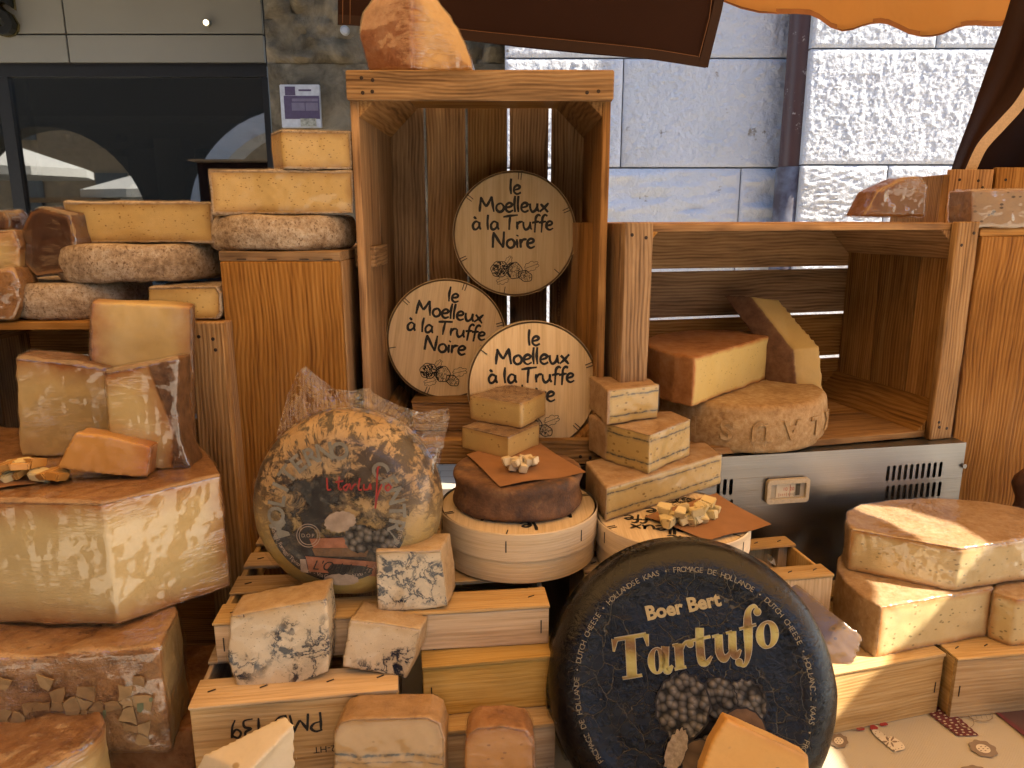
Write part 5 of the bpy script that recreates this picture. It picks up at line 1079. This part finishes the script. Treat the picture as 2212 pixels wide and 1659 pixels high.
y = 1.15; P = [aty(590, 370, 1.20), aty(613, 370, y), aty(763, 380, y+.02)]; pts = [Vector((p.x, p.y)) for p in P] + [Vector((P[2].x+.004, 1.24)), Vector((P[2].x-.05, 1.30)), Vector((P[0].x+.01, 1.28))]
A, B = foot(pts, zB+.119, zB+.119+.056); solid('tomme_piece', 'small tomme piece on top of the stack nearest the tall crate', 'cheese', A, B, M['tomme'], rind=('a', 'b', 2, 3, 4), vox=.003, film='film3', famp=.0004, group='tomme stack')
A, B = frontal([(88, 446), (150, 462), (163, 520), (166, 588), (75, 600), (40, 566), (36, 500), (62, 455)], 1.13, nrm(-12, 6), .085, (.0, .0, .012)); solid('dark_rind_cheese', 'dark purple-brown wrapped piece beside the left tomme stack', 'cheese', A, B, M['dark_ham'], rind=(1, 2, 3, 4, 5, 6, 7, 0), film='film', sm=10, amp=.003, asc=18)
A, B = frontal([(-40, 502), (30, 496), (44, 530), (40, 600), (-40, 604)], 1.12, nrm(5), .08); solid('orange_piece', 'orange wrapped cheese at the left edge above the brown lump', 'cheese', A, B, M['beaufort'], rind=(0, 1), film='film2', amp=.002, sm=7)
A, B = frontal([(-60, 600), (25, 578), (42, 610), (44, 660), (30, 692), (-60, 694)], 1.085, nrm(10), .06); solid('brown_lump', 'brown wrapped lump at the left edge on the crate', 'cheese', A, B, M['oldblock'], rind=(0, 1, 2, 'a'), film='film', amp=.004, sm=9, asc=20)
A, B = frontal([(-30, 452), (8, 452), (21, 470), (20, 498), (-30, 500)], 1.15, nrm(0), .05); solid('wrapped_end', 'small crinkled wrapped end at the left edge over the orange cheese', 'cheese', A, B, M['dark_ham'], rind=(0, 1, 2), film='film2', amp=.003, sm=8)

# ---- big wrapped pieces in the left foreground
z6, z6t = D(.470), D(.316)
p0, p1, p2 = atz(-330, 1340, z6), atz(257, 1352, z6), atz(500, 1266, z6)
pts = [Vector(p[:2]) for p in (p0, p1, p2)] + [Vector((p2.x-.06, p2.y+.10)), Vector((p2.x-.12, p2.y+.17)), Vector((p0.x, p0.y+.30))]
A, B = foot(pts, z6, z6t); big = solid('big_cheese_block', 'huge film-wrapped yellow cheese block with brown rind at the left', 'cheese', A, B, M['beaufort'], rind=('a', 'b', 2, 3), vox=.004, sm=3, amp=.001, film='film2', famp=.0016)
q0, q1, q2 = atz(-250, 1438, z6-.001), atz(344, 1398, z6-.001), atz(388, 1316, z6-.001)
pts = [Vector(p[:2]) for p in (q0, q1, q2)] + [Vector((q2.x-.06, q2.y+.10)), Vector((q0.x, q0.y+.24))]
A, B = foot(pts, D(.602), z6-.001); blk = solid('aged_cheese_block', 'brown rinded block with flaking paper label under the huge block', 'cheese', A, B, M['oldblock'], rind=('a', 'b', 0), vox=.0042, sm=5, amp=.003, asc=22, film='film', famp=.002)
# flakes of the old paper label
nf = (q1-q0).cross(Vector((0, 0, 1))).normalized(); nf = nf if nf.y < 0 else -nf
M['flake'] = flat('label_flake', (.34, .22, .10), .55, bscale=60, bd=.0004, var=.2); M['flake2'] = flat('label_flake_dark', (.28, .17, .075), .55, bscale=60, bd=.0004, var=.25); M['flakegreen'] = flat('label_green_print', (.15, .17, .09), .55)
bpy.context.view_layer.update(); ib = blk.matrix_world.inverted(); pf = q1 + nf*.0035
rows_, cols_ = 6, 12; jx = {}
for i in range(cols_+1):
    for j in range(rows_+1): jx[i, j] = (-10+i*30+random.uniform(-11, 11), 1462+j*26+random.uniform(-9, 9)-.03*i*22)
for i in range(cols_):
    for j in range(rows_):
        if random.random() < (.45 if j > 1 else .7) or (i < 9 and j > 3): continue
        c_ = [jx[i, j], jx[i+1, j], jx[i+1, j+1], jx[i, j+1]]; m_ = Vector((sum(p[0] for p in c_)/4, sum(p[1] for p in c_)/4)); c_ = [tuple(Vector(p).lerp(m_, random.uniform(.03, .12))) for p in c_]
        c_ = [q for k in range(4) for q in (c_[k], tuple(Vector(c_[k]).lerp(Vector(c_[(k+1) % 4]), random.uniform(.3, .7))+Vector((random.uniform(-4, 4), random.uniform(-4, 4)))))]
        lo = [ib @ atp(u, v, pf, nf) for u, v in c_]; nl = nf; up = [p+nl*random.uniform(.0008, .0022) for p in lo]
        link('label_flake', mesh('label_flake', lo+up, [tuple(range(15, 7, -1))] + [(k, (k+1) % 8, 8+(k+1) % 8, 8+k) for k in range(8)], M[random.choice(('flake', 'flake', 'flake2'))]), blk)
for u, v, w_, h_ in ((222, 1535, 7, 18), (296, 1520, 14, 20), (322, 1508, 8, 9)):
    lo = [ib @ atp(a, b, pf+nf*.0026, nf) for a, b in ((u, v), (u+w_, v-2), (u+w_, v+h_*.6), (u+w_*.6, v+h_), (u, v+h_*.8))]; link('label_print', mesh('label_print', lo, [tuple(range(5))], M['flakegreen']), blk)
b0 = D(.603); r0, r1 = atz(-250, 1600, b0), atz(398, 1600, b0)
pts = [Vector(r0[:2])+Vector((0, .02)), Vector(r1[:2])+Vector((0, .02)), Vector(r1[:2])+Vector((.015, .2)), Vector(r0[:2])+Vector((0, .22))]
A, B = foot(pts, TZ+.002, b0); solid('bottom_cheese_block', 'brown block lowest in the left pile', 'cheese', A, B, M['amber'], rind=('a', 'b', 0, 1), vox=.005, amp=.003)
# rounded wrapped piece in the bottom left corner
zt8 = D(.545); c8_ = atz(60, 1590, zt8); pts = [Vector((c8_.x+.105*math.cos(t)-.03, c8_.y+.07*math.sin(t))) for t in [2*math.pi*i/20 for i in range(20)]]
A, B = foot(pts, TZ+.076, zt8); solid('rounded_cheese', 'rounded film-wrapped cheese with brown top in the bottom left corner', 'cheese', A, B, M['raclette' if 0 else 'beaufort'], rind=('b',), vox=.004, sm=9, amp=.003, film='film2', famp=.003)
# wedges standing on the huge block
z1_ = z6t+.0025
A, B = frontal([(194, 652), (416, 663), (420, 1000), (190, 1000)], 1.0, nrm(17, 2), .06, (-.004, 0, 0)); solid('cheese_slab', 'tall dark-rinded cheese slab standing behind the wrapped wedges', 'cheese', A, B, M['comte'], rind=(1, 3), vox=.0035, amp=.0014, film='film3', famp=.001)
A, B = frontal([(32, 772), (120, 780), (236, 795), (240, 985), (45, 988), (38, 880)], .955, nrm(14, 4), .05, (.006, 0, .006)); solid('wrapped_wedge', 'pale wedge tightly wrapped in shiny film at the left', 'cheese', A, B, M['comte'], rind=(0, 1), vox=.0035, amp=.0016, film='film2', famp=.0016)
A, B = frontal([(224, 803), (300, 790), (382, 774), (380, 880), (392, 960), (412, 1012), (345, 1016), (240, 985)], .905, nrm(10, 3), .05, (.006, 0, 0)); solid('wrapped_wedge', 'wrapped yellow wedge with brown rind side right of the shiny wedge', 'cheese', A, B, M['comte'], rind=(2, 3, 4, 0, 1), vox=.0035, amp=.0014, film='film', famp=.0016)
A, B = frontal([(163, 934), (250, 946), (328, 964), (318, 1032), (225, 1028), (122, 1010)], .862, nrm(14, 14), .045, (.002, 0, .006)); solid('small_amber_block', 'small amber cheese block lying before the wrapped wedges', 'cheese', A, B, M['amber'], rind=(2,), vox=.003, amp=.0012, film='film3', famp=.001)

# ---- brown papers with samples
M['paper'] = flat('brown_paper', (.31, .15, .066), .6, bscale=40, bd=.0006, var=.1)
def paper(label, pix, z, dz=0., bow=.004, tilt=None):
    c_ = [atz(u, v, z) if tilt is None else atp(u, v, *tilt) for u, v in pix]; n = 10; V = []
    for j in range(n+1):
        for i in range(n+1):
            a, b = i/n, j/n; p = c_[0].lerp(c_[1], a).lerp(c_[3].lerp(c_[2], a), b); V.append(p+Vector((0, 0, bow*math.sin(a*3.1)*math.sin(b*2.8+.4)+dz+.0012*math.sin(a*9+b*5))))
    base = V[0].copy(); k = len(V); V = [p-base for p in V]; V += [p+Vector((0, 0, .0005)) for p in V]; f = [(j*(n+1)+i, (j+1)*(n+1)+i, (j+1)*(n+1)+i+1, j*(n+1)+i+1) for j in range(n) for i in range(n)]
    f += [tuple(k+q for q in reversed(p)) for p in f]; return tag(link('brown_paper', mesh('brown_paper', V, f, M['paper'], 60), None, base), label, 'paper', 'brown sample papers')
def chunk(label, grp, p, s, mat, name='cheese_cube', flatk=1.):
    bm = bmesh.new(); bmesh.ops.create_cube(bm, size=1); bmesh.ops.bevel(bm, geom=bm.edges[:], offset=.09, segments=2, affect='EDGES')
    k = [s*random.uniform(.8, 1.25), s*random.uniform(.75, 1.15), s*random.uniform(.75, 1.05)*flatk]
    for q in bm.verts: q.co = Vector((q.co.x*k[0]*(1+.25*q.co.z), q.co.y*k[1]*(1-.2*q.co.x), q.co.z*k[2])) + Vector((random.uniform(-1, 1), random.uniform(-1, 1), random.uniform(-1, 1)))*s*.04
    me = frombm(name, bm, mat, 45); fattr(me, 'rd', np.full(len(me.vertices), .05)); fattr(me, 'hh', np.full(len(me.vertices), .5))
    return tag(link(name, me, None, p, (random.uniform(-.35, .35), random.uniform(-.35, .35), random.uniform(0, 3))), label, 'cheese', grp)

# ---- washed rind wheel with two wrapped pieces
z4 = t4c.z+.0005
w1 = wheel_flat('washed_rind_wheel', 'dark brown washed rind wheel on the lying round box', 'cheese wheel', 979, 1257, z4, .050, .930, M['washed'], e=.008, amp=.0016, bulge=-.004)
zw = z4+.0525
def block3(name, label, L, N, Rr, z0, z1, mat, back=.05, rind=('a', 'b'), off=(0, 0), **kw):
    l, n_, r_ = (atz(*q, z0) for q in (L, N, Rr)); bk = Vector((0, back, 0)); pts = [Vector(q[:2]) for q in (l, n_, r_)]
    if back: pts += [Vector((r_+bk)[:2])*.5+Vector((l+bk)[:2])*.5+Vector((0, back*.4))]
    A, B = foot(pts, z0, z1, off); return solid(name, label, 'cheese', A, B, M[mat], rind=rind, **kw)
block3('raclette_piece', 'lower of two wrapped grey-rinded pieces on the dark wheel', (996, 968), (1098, 994), (1165, 962), zw, zw+.036, 'raclette', .05, ('a', 'b', 2, 3), vox=.0028, film='film3', famp=.0008, sm=3)
block3('raclette_piece', 'upper of two wrapped grey-rinded pieces before the standing box', (1016, 906), (1126, 926), (1178, 896), zw+.0375, zw+.0375+.040, 'raclette', .045, ('a', 'b', 2, 3), vox=.0028, film='film3', famp=.0008, sm=3)
paper('brown paper with crumbs on the dark washed rind wheel', [(1008, 982), (1158, 952), (1266, 1022), (1080, 1050)], zw+.0005, 0, .003)
for k in range(14):
    u, v = 1094+random.random()*62, 998+random.random()*16; chunk('pale crumbly cheese chunk heaped on the upper brown paper', 'chunks on the upper paper', atz(u, v, zw+.008)+Vector((0, 0, .010 if k > 5 else .002)), .011, M['pale_chunk'] if 'pale_chunk' in M else M['goat'])

# ---- dark-striped pieces on the second lying box
z5 = t5c.z+.0005
def slabp(name, label, N, Rr, L, z0, h, mat, back, rind, **kw):
    n_, r_, l = atz(*N, z0), atz(*Rr, z0), atz(*L, z0)
    pts = [Vector(l[:2]), Vector(n_[:2]), Vector(r_[:2]), Vector(r_[:2])+Vector(back), Vector(l[:2])+Vector(back)*1.]
    A, B = foot(pts, z0, z0+h); return solid(name, label, 'cheese', A, B, M[mat], rind=rind, **kw)
slabp('striped_wedge', 'largest dark-striped wedge lying lowest on the round box', (1308, 1127), (1556, 1044), (1287, 1098), z5, .050, 'morbier', (-.01, .07), ('a', 'b', 0, 4, 3), vox=.003, film='film3', famp=.0008)
slabp('striped_wedge', 'middle dark-striped wedge with its corner to the front', (1400, 1024), (1488, 984), (1303, 994), z5+.0515, .060, 'morbier', (-.02, .05), ('a', 'b', 3, 4), vox=.003, film='film3', famp=.0008)
slabp('striped_wedge', 'smallest dark-striped wedge topping the stack', (1309, 920), (1421, 903), (1292, 900), z5+.113, .055, 'morbier', (-.01, .05), ('a', 'b', 3, 4), vox=.003, film='film3', famp=.0008)
zp = z5+.0012
paper('brown paper with cheese cubes beside the black wheel', [(1392, 1118), (1548, 1068), (1666, 1136), (1530, 1168)], zp, .001, .003)
for k in range(24):
    a, b = random.random(), random.random(); u = 1432+118*a; v = 1118-22*a+26*b*(.5+a*.6)
    chunk('pale yellow cheese cube heaped on the lower brown paper', 'cubes on the lower paper', atz(u, v, zp+.008)+Vector((0, 0, .001+(.012 if k > 16 else 0))), .0145, M['cube'] if 'cube' in M else M['sunny'])

# ---- cheeses in the wide crate
zk = D(.395)+.0145
k1 = wheel_flat('stamped_wheel', 'whole tan wheel with stamped letters under the orange-rinded half', 'cheese wheel', 1400, 1768, zk-.012, .085, 1.195, M['klaus'], e=.012, amp=.0003)
# raised letters upside down round the side
rk = (k1.data.vertices[0].co-Vector((0, 0, 0))).length; rk = max(math.hypot(v.co.x, v.co.y) for v in k1.data.vertices); V, Fc = [], []; k1.rotation_euler = (0, 0, 0)
for i, c_ in enumerate('KLAUSI'):
    a = R(-90)+R(58)-i*R(19.5); v_, f_ = font_mesh(c_, .046, .0014, 0, .0006); k = len(V)
    for x, y, z in v_: t = a-x/rk; rr2 = rk+.0008+(z+.0006)*1.4; V.append((rr2*math.cos(t), rr2*math.sin(t), .058-y))
    Fc += [tuple(k+q for q in p) for p in f_]
for a_, b_ in islands(V, Fc): fattr(print_part('stamped_letter', a_, b_, M['klaus'], k1).data, 'rd', np.zeros(len(a_)))
z7 = zk-.012+.0865; a = atz(1495, 880, z7); b = atz(1684, 806, z7)
A, B, rn = half_wheel(a, b, z7, z7+.083, .95); solid('orange_rind_half', 'orange-rinded half wheel with pale yellow cut on the tan wheel', 'cheese', A, B, M['orange_rind'], rind=['a', 'b']+rn, vox=.0035, sm=4, amp=.0014)
A, B = frontal([(1618, 640), (1680, 646), (1728, 700), (1772, 752), (1785, 885), (1722, 888), (1710, 760), (1690, 728), (1640, 668)], 1.40, nrm(10, 12), .07, (-.03, 0, .0)); solid('leaning_wedge', 'pale yellow slab wedge leaning at the back of the wide crate', 'cheese', [aty(1620, 640, 1.45), aty(1685, 648, 1.47), aty(1772, 752, 1.37), aty(1786, 890, 1.36), aty(1722, 894, 1.36), aty(1710, 756, 1.37)], [p+Vector((-.045, .035, 0)) for p in [aty(1620, 640, 1.45), aty(1685, 648, 1.47), aty(1772, 752, 1.37), aty(1786, 890, 1.36), aty(1722, 894, 1.36), aty(1710, 756, 1.37)]], M['pale_yellow'], rind=(4, 5), vox=.003, sm=8, amp=.001)
# pieces on top of the crates at the right
ztop = aty(1700, 482, 1.25).z
A, B = frontal([(1866, 467), (1896, 414), (1955, 386), (1987, 381), (2003, 402), (1996, 467)], 1.36, nrm(8), .06); solid('brown_wrapped_wedge', 'small brown wrapped wedge on top of the wide crate', 'cheese', A, B, M['dark_amber'], rind=(0, 1, 2, 3), film='film', amp=.0016, vox=.003)
A, B = frontal([(2099, 412), (2115, 408), (2300, 408), (2300, 490), (2098, 490)], 1.335, nrm(0), .07); solid('speckled_log', 'dark speckled wrapped log on the orange board crate', 'cheese', A, B, M['speckled'], rind=(0, 1, 4), film='film2', amp=.0014)
# the chunk on the tall crate
zc = zt+.0005; Y0 = 1.165
ridge = [aty(886, v, Y0) for v in (152, 60, -20)]; right = [aty(1020, 152, Y0+.05), aty(1000, 95, Y0+.05), aty(962, 25, Y0+.05), aty(925, -22, Y0+.05)]; left = [aty(797, 152, Y0+.06), aty(779, 75, Y0+.06), aty(786, 30, Y0+.06), aty(812, -5, Y0+.06)]
bk = [p+Vector((0, .10, 0)) for p in left+right]
pts = [Vector((p.x, p.y, max(p.z, zc))) for p in ridge+right+left+bk]
for p in pts:
    if p.z < zc+.004: p.z = zc
hull('pink_rind_chunk', 'pink-rinded wrapped chunk standing on top of the tall crate', 'cheese', pts, M['pinkrind'], lambda n: n.x < -.25, .0035, 'film', sm=8, amp=.002)

# ---- blue-veined pieces and front row
A, B = frontal([(497, 1331), (600, 1312), (704, 1292), (713, 1386), (709, 1454), (650, 1477), (542, 1495), (513, 1487), (491, 1426)], .772, nrm(4, 8), .055, (.0, .0, .006), at=(600, 1490)); solid('blue_cheese', 'largest pale blue-veined block leaning on the numbered tray', 'cheese', A, B, M['blue'], rind=(0, 1), vox=.003, sm=4, film='film3', famp=.0005)
A, B = frontal([(753, 1338), (830, 1346), (908, 1359), (895, 1420), (877, 1464), (758, 1446), (738, 1442), (747, 1385)], .787, nrm(4, 16), .05, (.012, 0, .012), at=(820, 1460)); solid('blue_cheese', 'smallest blue-veined block in the middle of the trays', 'cheese', A, B, M['blue'], rind=(0, 1, 2, 3), vox=.003, sm=4, film='film3', famp=.0005)
A, B = frontal([(809, 1188), (880, 1190), (953, 1187), (962, 1250), (968, 1314), (890, 1320), (815, 1322)], .838, nrm(3, 5), .055, (.010, 0, .004), at=(890, 1320)); solid('blue_cheese', 'upright blue-veined block leaning on the mottled wheel', 'cheese', A, B, M['blue'], rind=(1, 2, 3, 0), vox=.003, sm=4, film='film3', famp=.0005)
zf8 = TZ+.0765
def fr(name, label, pix, y, n_, dep, mat, rind, off=(0, 0, 0), **kw):
    A, B = frontal(pix, y, n_, dep, off); return solid(name, label, 'cheese', A, B, M[mat], rind=rind, **kw)
a_ = aty(560, 1656, .68); 
V_A = [aty(535, 1672, .66), aty(637, 1566, .70), aty(643, 1660, .69), aty(643, 1735, .69), aty(500, 1735, .66)]; V_B = [p+Vector(d_) for p, d_ in zip(V_A, ((-.058, .03, .0), (-.014, .012, .003), (-.014, .012, 0), (-.014, .012, 0), (-.058, .03, 0)))]
solid('white_wedge', 'pale white pointed wedge in the front row before the numbers', 'cheese', V_A, V_B, M['goat'], rind=(), vox=.0028, sm=7, amp=.0006)
fr('tan_block', 'tan cheese block with dark line in the middle of the front row', [(720, 1582), (734, 1561), (760, 1553), (924, 1549), (950, 1563), (960, 1597), (961, 1738), (717, 1738)], .70, nrm(0, 6), .05, 'tan', (0, 1, 2, 3, 4, 5), hz=True, vox=.003, sm=3, amp=.001, film='film3', famp=.0005)
fr('orange_block', 'small orange rounded block in the front row beside the black wheel', [(1005, 1597), (1016, 1580), (1034, 1571), (1084, 1568), (1135, 1577), (1153, 1605), (1160, 1738), (1000, 1738)], .70, nrm(0, 6), .045, 'orangeblock', (0, 1, 2, 3, 4, 5, 6), vox=.003, sm=5, amp=.0014, film='film3', famp=.0006)
fr('truffle_cheese_wedge', 'flat orange wedge leaning on the front of the black wheel', [(1569, 1552), (1660, 1592), (1745, 1632), (1752, 1720), (1740, 1790), (1500, 1790), (1515, 1665), (1535, 1610)], .655, nrm(6, 22), .03, 'gouda', (1,), (.006, 0, 0), vox=.003, sm=3, amp=.0009)

# ---- sunlit pieces at the right
zr = D(.6375)
n_, r_ = atz(1890, 1421, zr), atz(2132, 1374, zr)
pts = [Vector(p[:2]) for p in (n_, r_)] + [Vector((r_.x+.01, r_.y+.07)), Vector((r_.x-.05, r_.y+.15)), Vector((r_.x-.13, r_.y+.17))] + [Vector(atz(u, v, zr)[:2]) for u, v in ((1800, 1300), (1797, 1328), (1812, 1356), (1846, 1390))]
A, B = foot(pts, zr, zr+.083); rn = list(range(1, len(pts))); solid('herb_tomme_half', 'yellow half wheel with orange rind lying on the sunlit tray', 'cheese', A, B, M['sunny'], rind=['a', 'b']+rn, vox=.0035, sm=4, amp=.0012, film='film3', famp=.0006)
zr2 = zr+.0845; l, n_, r_ = atz(1829, 1230, zr2), atz(2064, 1277, zr2), atz(2330, 1232, zr2)
pts = [Vector(p[:2]) for p in (l, n_, r_)] + [Vector((r_.x-.02, r_.y+.08)), Vector((r_.x-.08, r_.y+.12)), Vector((r_.x-.15, r_.y+.135)), Vector((n_.x+.02, n_.y+.20)), Vector((n_.x-.02, n_.y+.19)), Vector((l.x+.06, l.y+.10)), Vector((l.x+.025, l.y+.07)), Vector((l.x+.005, l.y+.03))]
A, B = foot(pts, zr2, zr2+.070); solid('herb_tomme_piece', 'yellow speckled piece lying on the sunlit half wheel', 'cheese', A, B, M['sunny'], rind=('a', 'b', 3, 4, 5, 6, 7, 8, 9, 10), vox=.0035, sm=4, amp=.0012, film='film', famp=.0008)
l, n_, r_ = atz(2131, 1377, zr), atz(2181, 1396, zr), atz(2330, 1385, zr)
pts = [Vector(p[:2]) for p in (l, n_, r_)] + [Vector((r_.x, r_.y+.10)), Vector((l.x+.04, l.y+.07))]
A, B = foot(pts, zr, zr+.078); solid('herb_tomme_piece', 'small yellow piece cut off by the right edge of the frame', 'cheese', A, B, M['sunny'], rind=('a', 'b', 3, 4), vox=.0035, sm=4, film='film3', famp=.0006)
w0 = [aty(1706, 1250, 1.03), aty(1868, 1377, .985), aty(1845, 1437, .965), aty(1760, 1450, .965), aty(1690, 1340, 1.0)]
solid('truffle_wedge', 'dark truffle-flecked wedge tucked behind the black wheel', 'cheese', w0, [p+Vector((-.035, .05, .012)) for p in w0], M['truffle_wedge'], rind=(2, 'b'), vox=.003, sm=4, amp=.0015, film='film3', famp=.001)
o = link('foil_scrap', mesh('foil_scrap', [aty(1657, 1195, .93), aty(1672, 1206, .93), aty(1676, 1222, .935), aty(1664, 1216, .925), aty(1658, 1207, .94)], [(0, 1, 4), (1, 2, 3), (1, 3, 4)], M['steel'])); tag(o, 'crumpled foil scrap peeking over the black wheel', 'foil')
o = link('dried_sausage', lathed('dried_sausage', [(.006, 0)]+[(.018+.004*math.sin(i*1.1), .006+i*.012) for i in range(9)]+[(.008, .118)], M['dark_ham'], 32, .0015, 60), None, (aty(2206, 1120, 1.24).x, 1.24, D(.552))); tag(o, 'dark knobbly sausage standing at the right frame edge', 'sausage')
# ---- chips on the left paper
paper('brown paper with cheese chips at the left edge', [(-60, 1000), (70, 992), (150, 1032), (-40, 1062)], z6t+.003, 0, .002)
for k in range(12):
    u, v = -10+random.random()*140, 1012+random.random()*22; chunk('yellow cheese chip heaped on the paper at the left edge', 'chips on the left paper', atz(u, v, z6t+.010)+Vector((0, 0, .001+(.012 if k > 7 else 0))), .021, M['amber'] if k % 3 else M['sunny'], 'cheese_chip', .5)
